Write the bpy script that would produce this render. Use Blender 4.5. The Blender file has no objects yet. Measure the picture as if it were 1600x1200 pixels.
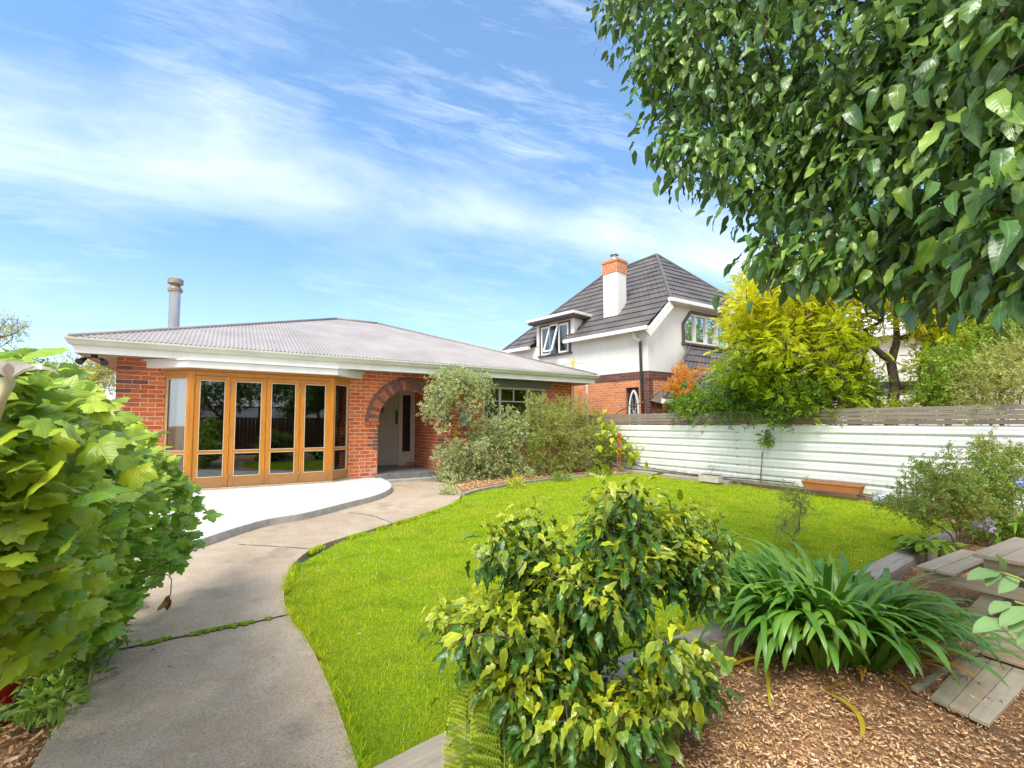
import bpy, math, random
import numpy as np
from mathutils import Vector, Matrix
from mathutils import noise as mn
random.seed(7)
rng = np.random.default_rng(11)
R = math.radians
C = bpy.context.scene.collection
# ------------------------------------------------------------------ camera model (metres; camera stands at the garden gate)
CF, CTH, CH = 717.3, .0557, 1.40
def ray(px, py):
    a = (px-800)/CF; b = (622.4-py)/CF
    return np.array([a, math.cos(CTH)-b*math.sin(CTH), math.sin(CTH)+b*math.cos(CTH)])
def G(px, py, z=0.):
    d = ray(px, py); t = (z-CH)/d[2]
    return np.array([d[0]*t, d[1]*t, z])
def P(px, py, Y):
    d = ray(px, py); t = Y/d[1]
    return np.array([d[0]*t, Y, CH+d[2]*t])
def proj(p):
    p = np.asarray(p, float)-[0, 0, CH]; dd = p[:, 1]*math.cos(CTH)+p[:, 2]*math.sin(CTH); vv = -p[:, 1]*math.sin(CTH)+p[:, 2]*math.cos(CTH)
    return 800+p[:, 0]/dd*CF, 622.4-vv/dd*CF
def onplane(px, py, p0, n):
    d = ray(px, py); o = np.array([0, 0, CH]); n = np.array(n, float)
    t = np.dot(np.array(p0)-o, n)/np.dot(d, n)
    return o+d*t
# ------------------------------------------------------------------ naming helpers
def tag(o, label=None, cat=None, group=None, kind=None):
    if label: o['label'] = label
    if cat: o['category'] = cat
    if group: o['group'] = group
    if kind: o['kind'] = kind
    return o
def empty(name, loc=(0, 0, 0), rz=0., label=None, cat=None, group=None):
    o = bpy.data.objects.new(name, None); C.objects.link(o)
    o.location = loc; o.rotation_euler = (0, 0, rz); o.empty_display_size = .2
    return tag(o, label, cat, group)
def link(name, me, mats, parent=None, loc=None, rz=0.):
    o = bpy.data.objects.new(name, me); C.objects.link(o)
    for m in (mats if isinstance(mats, (list, tuple)) else [mats]): me.materials.append(m)
    if parent: o.parent = parent
    if loc is not None: o.location = loc
    o.rotation_euler = (0, 0, rz)
    return o
def copy_tree(o, parent=None):
    c = o.copy(); C.objects.link(c); c.parent = parent
    for ch in list(o.children): copy_tree(ch, c)
    return c
class MB:
    def __init__(s): s.v = []; s.f = []; s.m = []; s.st = []
    def add(s, vs, fs, mi=0):
        k = len(s.v); s.st.append((k, len(s.f))); s.v += [tuple(map(float, p)) for p in vs]
        for f in fs: s.f.append([i+k for i in f]); s.m.append(mi)
        return s
    def hexa(s, p, mi=0):    # 8 points: bottom 4, top 4
        return s.add(p, [(0, 3, 2, 1), (4, 5, 6, 7), (0, 1, 5, 4), (1, 2, 6, 5), (2, 3, 7, 6), (3, 0, 4, 7)], mi)
    def box(s, x0, x1, y0, y1, z0, z1, mi=0):
        return s.hexa([(x0, y0, z0), (x1, y0, z0), (x1, y1, z0), (x0, y1, z0), (x0, y0, z1), (x1, y0, z1), (x1, y1, z1), (x0, y1, z1)], mi)
    def bar(s, a, b, w, h, up=(0, 0, 1), mi=0):   # box along a-b, width w (across), height h (along up)
        a = Vector(a); b = Vector(b); d = (b-a).normalized(); up = Vector(up)
        x = d.cross(up).normalized(); y = x.cross(d).normalized()
        q = []
        for e in (a, b):
            q.append([e-x*w/2-y*h/2, e+x*w/2-y*h/2, e+x*w/2+y*h/2, e-x*w/2+y*h/2])
        p = q[0]+q[1]
        return s.add(p, [(0, 1, 2, 3), (7, 6, 5, 4), (0, 4, 5, 1), (1, 5, 6, 2), (2, 6, 7, 3), (3, 7, 4, 0)], mi)
    def prism(s, pts, z0, z1, mi=0):    # ccw polygon
        n = len(pts)
        vs = [(p[0], p[1], z0) for p in pts]+[(p[0], p[1], z1) for p in pts]
        fs = [tuple(range(n-1, -1, -1)), tuple(range(n, 2*n))]+[(i, (i+1) % n, n+(i+1) % n, n+i) for i in range(n)]
        return s.add(vs, fs, mi)
    def tube(s, pts, r, n=8, mi=0, cap=True):
        pts = [Vector(p) for p in pts]; k = len(pts)
        rr = r if isinstance(r, (list, tuple)) else [r]*k
        ref = Vector((0.13, .21, .97)); rings = []
        for i, p in enumerate(pts):
            d = (pts[min(i+1, k-1)]-pts[max(i-1, 0)]).normalized()
            if abs(d.dot(ref)) > .95: rf = Vector((1, 0, 0))
            else: rf = ref
            x = d.cross(rf).normalized(); y = d.cross(x)
            rings.append([p+(x*math.cos(2*math.pi*j/n)+y*math.sin(2*math.pi*j/n))*rr[i] for j in range(n)])
        vs = [q for g in rings for q in g]; fs = []
        for i in range(k-1):
            for j in range(n):
                a, b = i*n+j, i*n+(j+1) % n
                fs.append((a, a+n, b+n, b))
        if cap: fs += [tuple(range(n)), tuple(range(k*n-1, k*n-n-1, -1))]
        return s.add(vs, fs, mi)
    def build(s, name, mats, parent=None, loc=None, rz=0., smooth=False, bevel=0.):
        me = bpy.data.meshes.new(name); me.from_pydata(s.v, [], s.f)
        me.polygons.foreach_set('material_index', s.m)
        if smooth: me.polygons.foreach_set('use_smooth', [True]*len(s.f))
        me.update()
        o = link(name, me, mats, parent, loc, rz)
        if bevel:
            b = o.modifiers.new('b', 'BEVEL'); b.width = bevel; b.segments = 2; b.limit_method = 'ANGLE'
        return o
def each(mb, name, mats, parent=None, **kw):     # one object per added piece
    st = mb.st+[(len(mb.v), len(mb.f))]; out = []
    for (v0, f0), (v1, f1) in zip(st, st[1:]):
        m = MB(); m.v = mb.v[v0:v1]; m.f = [[i-v0 for i in f] for f in mb.f[f0:f1]]; m.m = mb.m[f0:f1]; out.append(m.build(name, mats, parent, **kw))
    return out
def npmesh(name, V, T, mats, parent=None, attrs=None, smooth=True, mi=None):
    """V (n,3), T (m,k) faces all of the same size"""
    me = bpy.data.meshes.new(name)
    V = np.ascontiguousarray(V, np.float32); T = np.ascontiguousarray(T, np.int32)
    m, k = T.shape
    me.vertices.add(len(V)); me.vertices.foreach_set('co', V.ravel())
    me.loops.add(m*k); me.loops.foreach_set('vertex_index', T.ravel())
    me.polygons.add(m); me.polygons.foreach_set('loop_start', np.arange(0, m*k, k, dtype=np.int32))
    me.polygons.foreach_set('loop_total', np.full(m, k, np.int32))
    if mi is not None: me.polygons.foreach_set('material_index', np.ascontiguousarray(mi, np.int32))
    me.update(calc_edges=True)
    if smooth: me.polygons.foreach_set('use_smooth', np.ones(m, bool))
    for nme, (typ, arr) in (attrs or {}).items():
        a = me.attributes.new(nme, typ, 'POINT')
        a.data.foreach_set('vector' if typ == 'FLOAT_VECTOR' else 'value', np.ascontiguousarray(arr, np.float32).ravel())
    return link(name, me, mats, parent)
# ------------------------------------------------------------------ materials
class N:
    def __init__(s, name):
        s.m = bpy.data.materials.new(name); s.m.use_nodes = True; s.t = s.m.node_tree; s.t.nodes.clear()
        s.out = s.n('ShaderNodeOutputMaterial')
    def n(s, typ, **kw):
        x = s.t.nodes.new(typ)
        for k, v in kw.items():
            if k in ('loc',): continue
            setattr(x, k, v)
        return x
    def l(s, a, b): s.t.links.new(a, b)
    def set(s, sock, v):
        if hasattr(v, 'is_output') or isinstance(v, bpy.types.NodeSocket): s.l(v, sock)
        elif isinstance(v, (tuple, list)) and len(v) == 3 and sock.type == 'RGBA': sock.default_value = (*v, 1)
        else: sock.default_value = v
    def co(s, kind='Object'): return s.n('ShaderNodeTexCoord').outputs[kind]
    def mapping(s, vec, scale=(1, 1, 1), rot=(0, 0, 0), loc=(0, 0, 0)):
        x = s.n('ShaderNodeMapping'); s.l(vec, x.inputs[0]); x.inputs['Scale'].default_value = scale
        x.inputs['Rotation'].default_value = rot; x.inputs['Location'].default_value = loc; return x.outputs[0]
    def noise(s, vec, scale, detail=4, rough=.55, dist=0., out='Fac'):
        x = s.n('ShaderNodeTexNoise'); s.l(vec, x.inputs['Vector']); x.inputs['Scale'].default_value = scale
        x.inputs['Detail'].default_value = detail; x.inputs['Roughness'].default_value = rough
        x.inputs['Distortion'].default_value = dist; return x.outputs[out]
    def ramp(s, fac, stops, interp='LINEAR'):
        x = s.n('ShaderNodeValToRGB'); s.set(x.inputs[0], fac); cr = x.color_ramp; cr.interpolation = interp
        while len(cr.elements) < len(stops): cr.elements.new(.5)
        for e, (p, c) in zip(cr.elements, stops):
            e.position = p; e.color = (*c, 1) if isinstance(c, (tuple, list)) else (c, c, c, 1)
        return x.outputs[0]
    def mix(s, fac, a, b, blend='MIX'):
        x = s.n('ShaderNodeMix', data_type='RGBA', blend_type=blend)
        s.set(x.inputs[0], fac); s.set(x.inputs[6], a); s.set(x.inputs[7], b); return x.outputs[2]
    def math(s, op, a, b=0., c=0., clamp=False):
        x = s.n('ShaderNodeMath', operation=op, use_clamp=clamp); s.set(x.inputs[0], a); s.set(x.inputs[1], b); s.set(x.inputs[2], c)
        return x.outputs[0]
    def attr(s, name, out='Fac'):
        x = s.n('ShaderNodeAttribute', attribute_name=name); return x.outputs[out]
    def sep(s, v):
        x = s.n('ShaderNodeSeparateXYZ'); s.l(v, x.inputs[0]); return x.outputs
    def comb(s, a, b, c):
        x = s.n('ShaderNodeCombineXYZ'); s.set(x.inputs[0], a); s.set(x.inputs[1], b); s.set(x.inputs[2], c); return x.outputs[0]
    def bump(s, h, strength=.3, dist=.01):
        x = s.n('ShaderNodeBump'); s.set(x.inputs['Height'], h); x.inputs['Strength'].default_value = strength
        x.inputs['Distance'].default_value = dist; return x.outputs[0]
    def bsdf(s, col, rough=.6, spec=.4, metal=0., nrm=None, **kw):
        x = s.n('ShaderNodeBsdfPrincipled'); s.set(x.inputs['Base Color'], col); s.set(x.inputs['Roughness'], rough)
        s.set(x.inputs['Specular IOR Level'], spec); s.set(x.inputs['Metallic'], metal)
        if nrm is not None: s.l(nrm, x.inputs['Normal'])
        for k, v in kw.items(): s.set(x.inputs[k], v)
        return x.outputs[0]
    def done(s, sh): s.l(sh, s.out.inputs[0]); return s.m
def M(name, c1, c2=None, scale=4., rough=.6, spec=.4, bump=.0, metal=0., stretch=(1, 1, 1), detail=5, bd=.01, lo=.35, hi=.65, bscale=None):
    n = N(name); v = n.mapping(n.co(), scale=stretch)
    f = n.noise(v, scale, detail)
    c = n.ramp(f, [(lo, c1), (hi, c2 or tuple(x*.8 for x in c1))])
    nr = None
    if bump: nr = n.bump(n.noise(v, bscale or scale*6, 6), bump, bd)
    return n.done(n.bsdf(c, rough, spec, metal, nr))
def wallvec(n):
    co = n.sep(n.co()); nn = n.sep(n.co('Normal'))
    side = n.math('GREATER_THAN', n.math('ABSOLUTE', nn[0]), .7)
    h = n.math('ADD', n.math('MULTIPLY', co[0], n.math('SUBTRACT', 1., side)), n.math('MULTIPLY', co[1], side))
    return n.comb(h, co[2], 0.), h, co[2]
def brickmat(name, c1, c2, mortar, dark=(.045, .035, .045), darkamt=.6, msize=.011, stain=None, bandz=None, quoin=None):
    n = N(name); v, h, z = wallvec(n)
    wob = n.n('ShaderNodeVectorMath', operation='ADD'); n.l(v, wob.inputs[0])
    nz = n.n('ShaderNodeVectorMath', operation='SCALE'); n.l(n.noise(v, 9, 2, out='Color'), nz.inputs[0]); nz.inputs['Scale'].default_value = .006
    n.l(nz.outputs[0], wob.inputs[1]); v2 = wob.outputs[0]
    b = n.n('ShaderNodeTexBrick'); n.l(v2, b.inputs['Vector']); b.inputs['Scale'].default_value = 1
    b.inputs['Brick Width'].default_value = .24; b.inputs['Row Height'].default_value = .086
    b.inputs['Mortar Size'].default_value = msize*.5; b.inputs['Mortar Smooth'].default_value = .15; b.inputs['Bias'].default_value = 0
    b.inputs['Color1'].default_value = (0, 0, 0, 1); b.inputs['Color2'].default_value = (1, 1, 1, 1); b.inputs['Mortar'].default_value = (.5, .5, .5, 1)
    per = b.outputs['Color']
    cc = n.mix(per, c1, c2)
    fine = n.noise(v, 26, 5)
    cc = n.mix(n.math('MULTIPLY', n.math('SUBTRACT', fine, .45, clamp=True), 2.2), cc, tuple(x*.45 for x in c1))
    big = n.noise(v, 1.3, 3)
    dk = n.math('MULTIPLY', n.ramp(n.math('ADD', big, n.math('MULTIPLY', per, .10)), [(.66, 0.), (.70, 1.)]), darkamt)
    if bandz is not None:     # clinker courses / corner quoins that belong to the brickwork itself
        bm = n.math('GREATER_THAN', z, bandz)
        dk = n.math('MAXIMUM', dk, n.math('MULTIPLY', bm, .75))
    if quoin is not None:
        q = n.math('LESS_THAN', n.math('ABSOLUTE', n.math('SUBTRACT', h, quoin[0])), quoin[1])
        dk = n.math('MAXIMUM', dk, n.math('MULTIPLY', q, .8))
    cc = n.mix(dk, cc, n.mix(per, dark, tuple(min(1, x*3.2) for x in dark)))
    mc = n.mix(n.noise(v, 14, 3), mortar, tuple(x*.72 for x in mortar))
    if stain:     # white efflorescence near the ground
        st = n.math('MULTIPLY', n.ramp(n.noise(v, 5, 5), [(.5, 0.), (.64, 1.)]), n.ramp(z, [(.15, 1.), (.9, 0.)]))
        cc = n.mix(n.math('MULTIPLY', st, .5), cc, (.62, .55, .5))
    col = n.mix(b.outputs['Fac'], cc, mc)
    hgt = n.math('ADD', n.math('MULTIPLY', n.math('SUBTRACT', 1., b.outputs['Fac']), 1.), n.math('MULTIPLY', fine, .4))
    return n.done(n.bsdf(col, .85, .25, 0, n.bump(hgt, .7, .008)))
def woodmat(name, c1, c2, axis=0, rough=.5, spec=.3, scale=3., weather=None, wz=(0., .5), bump=.25, knots=True):
    n = N(name); st = [14., 14., 14.]; st[axis] = .9
    v = n.mapping(n.co(), scale=tuple(st))
    f = n.noise(v, scale, 6, .65, .6)
    c = n.ramp(f, [(.3, c1), (.7, c2)])
    g = n.noise(n.mapping(n.co(), scale=tuple(x*4 for x in st)), scale, 3)
    c = n.mix(n.math('MULTIPLY', g, .35), c, tuple(x*.55 for x in c2))
    st_ = n.noise(n.co(), 6., 5, .65); c = n.mix(n.ramp(st_, [(.56, 0.), (.74, .35)]), c, tuple(x*.5 for x in c2))
    if weather:
        z = n.sep(n.co())[2]
        w = n.math('MULTIPLY', n.ramp(n.math('ADD', z, n.math('MULTIPLY', n.noise(n.co(), 5, 4), .3)), [(wz[0]+.15, 1.), (wz[1]+.15, 0.)]), .85)
        c = n.mix(w, c, weather)
    return n.done(n.bsdf(c, rough, spec, 0, n.bump(f, bump, .004)))
def leafmat(name, young, mature, under=None, rough=.42, spec=.5, trans=.35, vein=(.3, .4, .12), veinamt=.35, rnd=.25, margin=None):
    """tint attribute 0 (mature) .. 1 (young shoot tips); lv = position inside the leaf, for midrib and side veins"""
    n = N(name); t = n.attr('tint'); lv = n.sep(n.attr('lv', 'Vector'))
    c = n.mix(t, mature, young)
    rr = n.attr('rnd')
    c = n.mix(n.math('MULTIPLY', rr, rnd), c, tuple(x*.35 for x in mature))
    ob = n.co(); bl = n.noise(ob, 7., 3); c = n.mix(n.ramp(bl, [(.5, 0.), (.72, .45)]), c, tuple(min(1., x*1.7+.02) for x in mature))
    sp = n.noise(ob, 120., 2); c = n.mix(n.ramp(sp, [(.70, 0.), (.76, .5)]), c, (.30, .22, .06))
    if margin:
        e = n.ramp(n.math('ADD', n.math('ABSOLUTE', lv[0]), n.math('MULTIPLY', n.noise(n.attr('lv', 'Vector'), 6, 2), .2)), [(.16, 0.), (.36, 1.)])
        c = n.mix(n.math('MULTIPLY', e, n.math('MULTIPLY', t, .9)), c, margin)
    mid = n.ramp(n.math('ABSOLUTE', lv[0]), [(.008, 1.), (.03, 0.)])
    w = n.n('ShaderNodeTexWave', wave_type='BANDS', bands_direction='Y')
    sv = n.comb(0., n.math('SUBTRACT', lv[1], n.math('MULTIPLY', n.math('ABSOLUTE', lv[0]), .9)), 0.)
    n.l(sv, w.inputs[0]); w.inputs['Scale'].default_value = 2.6
    side = n.ramp(w.outputs['Fac'], [(.88, 0.), (.97, 1.)])
    vv = n.math('MAXIMUM', mid, n.math('MULTIPLY', side, .28))
    c = n.mix(n.math('MULTIPLY', vv, veinamt), c, vein)
    if under:
        gm = n.n('ShaderNodeNewGeometry'); c = n.mix(gm.outputs['Backfacing'], c, under)
    nr = n.bump(n.math('SUBTRACT', n.math('ADD', n.math('MULTIPLY', w.outputs['Fac'], .35), n.math('MULTIPLY', n.noise(n.co(), 60., 3), .9)), mid), .22, .004)
    p = n.bsdf(c, rough, spec, 0, nr)
    tr = n.n('ShaderNodeBsdfTranslucent'); n.l(n.mix(.5, c, n.mix(1., c, (1., 1., .35), 'MULTIPLY')), tr.inputs[0])
    ms = n.n('ShaderNodeMixShader'); ms.inputs[0].default_value = trans
    n.l(p, ms.inputs[1]); n.l(tr.outputs[0], ms.inputs[2])
    return n.done(ms.outputs[0])
# ------------------------------------------------------------------ leaf templates  (x across, y to the tip, z up)
def T_leaf(seg=4, width=.5, fold=.12, curl=.25, wave=.03, peak=.42, stalk=.0, tooth=0.):
    V = []; F = []
    if stalk: V += [(0, -stalk, 0), (0.012, -stalk, 0)]
    k0 = len(V)
    for i in range(seg+1):
        t = i/seg
        w = width*.5*(math.sin(math.pi*t**(math.log(.5)/math.log(peak)))**.8 if 0 < t < 1 else .0)
        if tooth and 0 < t < 1: w *= 1+tooth*(1 if i % 2 else -1)
        z = -curl*t*t
        wv = wave*math.sin(i*2.3)
        V += [(-w, t, z+fold*w*2+wv), (0, t, z), (w, t, z+fold*w*2-wv)]
    for i in range(seg):
        a = k0+i*3
        if i > 0: F += [(a, a+1, a+4), (a+1, a+2, a+5)]
        if i < seg-1: F += [(a, a+4, a+3), (a+1, a+5, a+4)]
        if i == 0: F += []
    if stalk: F += [(0, 1, k0+1)]
    return np.array(V, float), np.array(F, int)
def T_palm(lobes=5, depth=.35, teeth=3, cup=.12, seed=0):
    """vine leaf: five shallow toothed lobes round the stalk"""
    r_ = random.Random(seed); V = [(0, 0, 0)]; n = lobes*teeth*2; a0 = R(-205)+math.pi/2; a1 = R(205)+math.pi/2-math.pi
    out = []
    for i in range(n+1):
        th = R(-62)+R(304)*i/n                  # from lower right round over the tip to lower left
        u = (i/n*lobes) % 1
        lobe = 1-depth*(2*abs(((i/n*lobes+.0) % 1)-.5))**1.3
        lobe *= 1+(.07 if i % 2 else -.05)
        lr = .62+.25*math.cos(th-math.pi/2)
        rr = lobe*lr*(1+r_.uniform(-.05, .05))
        x, y = rr*math.cos(th), rr*math.sin(th)
        out.append((x, y))
    for x, y in out:
        d = math.hypot(x, y)
        V.append((x*.55, y*.55+.0, .05*math.sin(3*math.atan2(y, x))*.5+cup*.12))
    for x, y in out:
        V.append((x, y, -cup*math.hypot(x, y)+.06*math.sin(4*math.atan2(y, x)+seed)))
    F = []
    for i in range(n):
        a = 1+i; b = 1+n+1+i
        F += [(0, a, a+1), (a, b, b+1), (a, b+1, a+1)]
    V = np.array(V); V[:, 1] += .1
    return V, np.array(F, int)
def T_pinnate(pairs=8, ll=.2, lw=.09, droop=.35):
    V = []; F = []
    for i in range(pairs):
        t = (i+1.5)/(pairs+1.5); z = -droop*t*t
        for s in (-1, 1):
            k = len(V); L = ll*(1-.35*abs(t-.45)*1.4)
            bx, by = 0, t; tx, ty = s*L, t+.10
            mx, my = s*L*.5, t+.05
            V += [(bx, by, z), (mx+.0, my-lw*.5, z-.02), (tx, ty, z-.09), (mx, my+lw*.5, z-.0)]
            F += [(k, k+1, k+2), (k, k+2, k+3)]
    k = len(V); V += [(-.008, 0, 0), (.008, 0, 0), (0, 1, -droop), (0, .5, -droop*.25+.006)]
    F += [(k, k+1, k+3), (k+3, k+1, k+2), (k, k+3, k+2)]
    k = len(V); V += [(0, 1, -droop), (-.05, 1.08, -droop-.05), (0, 1.18, -droop-.12), (.05, 1.08, -droop-.05)]
    F += [(k, k+1, k+2), (k, k+2, k+3)]
    return np.array(V, float), np.array(F, int)
def T_sprig(nl=7, ll=.34, lw=.5, spread=1.0, seed=1):
    """a short twig with a handful of small leaves: keeps far shrubs fine-grained"""
    r_ = random.Random(seed); V = []; F = []
    for i in range(nl):
        t = .15+.85*i/(nl-1); az = i*2.4; el = R(r_.uniform(20, 60))
        d = Vector((math.cos(az)*math.cos(el)*spread, math.sin(el), math.sin(az)*math.cos(el)*spread)).normalized()
        s = d.cross(Vector((r_.uniform(-1, 1), r_.uniform(-1, 1), r_.uniform(-1, 1)))).normalized()*ll*lw*.5
        b = Vector((0, t*.75, 0)); m = b+d*ll*.5; e = b+d*ll
        k = len(V); V += [tuple(b), tuple(m-s), tuple(e), tuple(m+s)]
        F += [(k, k+1, k+2), (k, k+2, k+3)]
    k = len(V); V += [(-.01, 0, 0), (.01, 0, 0), (0, .8, 0)]; F += [(k, k+1, k+2)]
    return np.array(V, float), np.array(F, int)
def unit(a): return a/np.maximum(np.linalg.norm(a, axis=1, keepdims=True), 1e-9)
def leaves(name, templates, pos, tip, up, size, tint, mat, parent=None, offset=None):
    pos = np.asarray(pos, float); n = len(pos)
    if parent is not None and offset is None: offset = np.array(parent.location)
    if offset is not None: pos = pos-offset
    y = unit(np.asarray(tip, float)); z = np.asarray(up, float); z = unit(z-y*np.sum(z*y, 1, keepdims=True)); x = np.cross(y, z)
    size = np.broadcast_to(np.asarray(size, float), (n,)); tint = np.broadcast_to(np.asarray(tint, float), (n,))
    which = rng.integers(0, len(templates), n); rn = rng.random(n)
    VV = []; FF = []; A = []; B = []; Rn = []; k = 0
    for ti, (tv, tf) in enumerate(templates):
        s = np.where(which == ti)[0]
        if len(s) == 0: continue
        m = len(tv)
        Rm = np.stack([x[s], y[s], z[s]], 1)       # rows = axes
        v = pos[s][:, None, :]+size[s][:, None, None]*np.einsum('vk,nkc->nvc', tv, Rm)
        VV.append(v.reshape(-1, 3)); FF.append((tf[None]+(np.arange(len(s))*m)[:, None, None]+k).reshape(-1, 3)); k += m*len(s)
        A.append(np.repeat(tint[s], m)); Rn.append(np.repeat(rn[s], m)); B.append(np.tile(tv, (len(s), 1)))
    return npmesh(name, np.concatenate(VV), np.concatenate(FF), mat, parent,
                  {'tint': ('FLOAT', np.clip(np.concatenate(A), 0, 1)), 'rnd': ('FLOAT', np.concatenate(Rn)), 'lv': ('FLOAT_VECTOR', np.concatenate(B))})
def rdir(n, k=1.): return rng.normal(0, k, (n, 3))
# ------------------------------------------------------------------ branching
def grow(base, targets, step=.25, seeds=None, jit=.12, sag=.0, tip_r=.004, power=.42, distw=.25):
    base = np.array(base, float)
    nodes = [base]; par = [-1]
    for sd in (seeds or []):       # polylines of given main limbs; first point joins the nearest node
        for j, p in enumerate(sd):
            p = np.array(p, float)
            q = int(np.argmin([np.linalg.norm(p-x) for x in nodes])) if j == 0 else len(nodes)-1
            if j == 0 and np.linalg.norm(nodes[q]-p) < 1e-3: last = q; continue
            if j == 1 and np.linalg.norm(np.array(sd[0])-nodes[0]) < 1e-3: q = 0
            elif j == 1: q = int(np.argmin([np.linalg.norm(np.array(sd[0])-x) for x in nodes]))
            a = nodes[q]; k = max(1, int(np.linalg.norm(p-a)/step))
            for i in range(1, k+1):
                nodes.append(a+(p-a)*i/k+(rng.normal(0, jit*step*.35, 3) if i < k else 0)); par.append(q if i == 1 else len(nodes)-2)
    targets = np.asarray(targets, float)
    order = np.argsort(np.linalg.norm(targets-base, axis=1)); tips = []
    pd = [0.]*len(nodes)
    for i in range(1, len(nodes)): pd[i] = pd[par[i]]+np.linalg.norm(nodes[i]-nodes[par[i]])
    for ti in order:
        t = targets[ti]; A = np.array(nodes); d = np.linalg.norm(A-t, axis=1)
        q = int(np.argmin(d+distw*np.array(pd)))
        a = nodes[q]; L = d[q]; k = max(1, int(L/step)+1)
        for i in range(1, k+1):
            f = i/k; p = a+(t-a)*f
            if i < k: p = p+rng.normal(0, jit*step, 3)+np.array([0, 0, sag*L*math.sin(math.pi*f)])
            nodes.append(p); par.append(q if i == 1 else len(nodes)-2); pd.append(pd[par[-1]]+np.linalg.norm(p-nodes[par[-1]]))
        tips.append((len(nodes)-1, ti))
    cnt = np.zeros(len(nodes))
    for i, _ in tips: cnt[i] += 1
    for i in range(len(nodes)-1, 0, -1): cnt[par[i]] += cnt[i]
    rad = tip_r*np.maximum(cnt, .6)**power
    return np.array(nodes), np.array(par), rad, cnt, tips
def branchmesh(name, nodes, par, rad, mat, parent, offset, sides=6, select=None):
    V = []; F = []; offset = np.array(offset)
    for i in range(1, len(nodes)):
        if select is not None and not select(i): continue
        a, b = nodes[par[i]]-offset, nodes[i]-offset; ra, rb = min(rad[par[i]], rad[i]*1.35), rad[i]
        d = b-a; L = np.linalg.norm(d)
        if L < 1e-5: continue
        d /= L; rf = np.array([.13, .21, .97]) if abs(d[2]) < .9 else np.array([1., 0, 0])
        x = np.cross(d, rf); x /= np.linalg.norm(x); y = np.cross(d, x)
        n = sides if rb > .008 else 4
        k = len(V); a = a-d*ra*.25
        for p, r in ((a, ra), (b, rb)):
            for j in range(n):
                t = 2*math.pi*j/n; V.append(p+(x*math.cos(t)+y*math.sin(t))*r)
        for j in range(n): F.append((k+j, k+j+n, k+(j+1) % n+n, k+(j+1) % n))
    return npmesh(name, np.array(V), np.array(F), mat, parent)
def clusters(nodes, par, tips, K, spread, targets_tint=None, droop=.4, outw=.8, along=.3, upbias=0., jit=.5):
    """leaf positions, tip directions, up vectors and owner index round every twig end"""
    Pn = []; D = []; O = []
    for i, ti in tips:
        t = nodes[i]; d = t-nodes[par[i]]; d = d/max(np.linalg.norm(d), 1e-6)
        s = rng.random(K)
        p = t-d*(s[:, None]*along)+rng.normal(0, spread*.45, (K, 3))
        o = unit(p-(t-d*along*.5)+1e-4)
        dd = unit(o*outw+d*.5+rng.normal(0, jit, (K, 3))+np.array([0, 0, -droop+upbias]))
        Pn.append(p); D.append(dd); O.append(np.full(K, ti))
    Pn = np.concatenate(Pn); D = np.concatenate(D); O = np.concatenate(O)
    up = np.tile(np.array([0, 0, 1.]), (len(Pn), 1))+rng.normal(0, .35, (len(Pn), 3))
    return Pn, D, up, O
def plant(name, label, cat, base, targets, templates, lmat, bmat, K=20, clip=None, size=.08, spread=.12, tint=None, droop=.3, step=.2, seeds=None,
          tip_r=.004, power=.42, along=.25, group=None, jit=.12, upbias=0., outw=.8, sizevar=.25, trunk_name='stem', crown_name='foliage', sag=0., distw=.25, trunkcut=None, djit=.5):
    e = empty(name, base, 0, label, cat, group)
    nodes, par, rad, cnt, tips = grow(base, targets, step, seeds, jit, sag, tip_r, power, distw)
    branchmesh(trunk_name, nodes, par, rad, bmat, e, base)
    p, d, up, o = clusters(nodes, par, tips, K, spread, droop=droop, along=along, upbias=upbias, outw=outw, jit=djit)
    if clip: k_ = clip(*proj(p)); p, d, up, o = p[k_], d[k_], up[k_], o[k_]
    tn = tint(p, o) if callable(tint) else (rng.random(len(p))*.4 if tint is None else np.full(len(p), tint)+rng.normal(0, .1, len(p)))
    leaves(crown_name, templates, p, d, up, size*(1+rng.normal(0, sizevar, len(p))).clip(.4, 1.7), tn, lmat, e)
    return e
def ell(n, c, r, shell=.35, zmin=None):
    """n points in an ellipsoid, mostly towards its surface"""
    d = unit(rng.normal(0, 1, (n, 3))); q = (shell+(1-shell)*rng.random(n)**.6)[:, None]
    p = np.array(c)+d*q*np.array(r)
    if zmin is not None: p[:, 2] = np.maximum(p[:, 2], zmin+rng.random(n)*.05)
    return p
def inpoly(x, y, poly):
    r = False; n = len(poly); j = n-1
    for i in range(n):
        xi, yi = poly[i]; xj, yj = poly[j]
        if (yi > y) != (yj > y) and x < (xj-xi)*(y-yi)/(yj-yi)+xi: r = not r
        j = i
    return r
# ------------------------------------------------------------------ shared materials
m_brick = brickmat('red_brick', (.50, .095, .032), (.66, .185, .055), (.82, .66, .48), stain=True, darkamt=.0)
m_nbrick = brickmat('neighbour_brick', (.62, .19, .07), (.72, .30, .12), (.80, .68, .54), darkamt=.35)
m_clinker = brickmat('clinker_brick', (.10, .055, .05), (.24, .085, .05), (.30, .24, .20), darkamt=.7)
m_vous_r = M('arch_brick_red', (.34, .10, .05), (.48, .15, .06), 18, .85, .2, .5)
m_vous_d = M('arch_brick_dark', (.085, .06, .065), (.26, .10, .065), 22, .8, .25, .5)
m_mortar = M('mortar', (.50, .40, .32), (.36, .30, .25), 30, .9, .2, .3)
m_white = M('white_trim_paint', (.78, .77, .72), (.70, .69, .63), 3, .45, .4, .05)
m_gutter = M('cream_gutter_paint', (.60, .61, .50), (.52, .53, .42), 2.5, .35, .5, .03)
m_soffit = M('grey_soffit', (.36, .36, .31), (.30, .30, .26), 4, .6, .3, .1)
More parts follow.
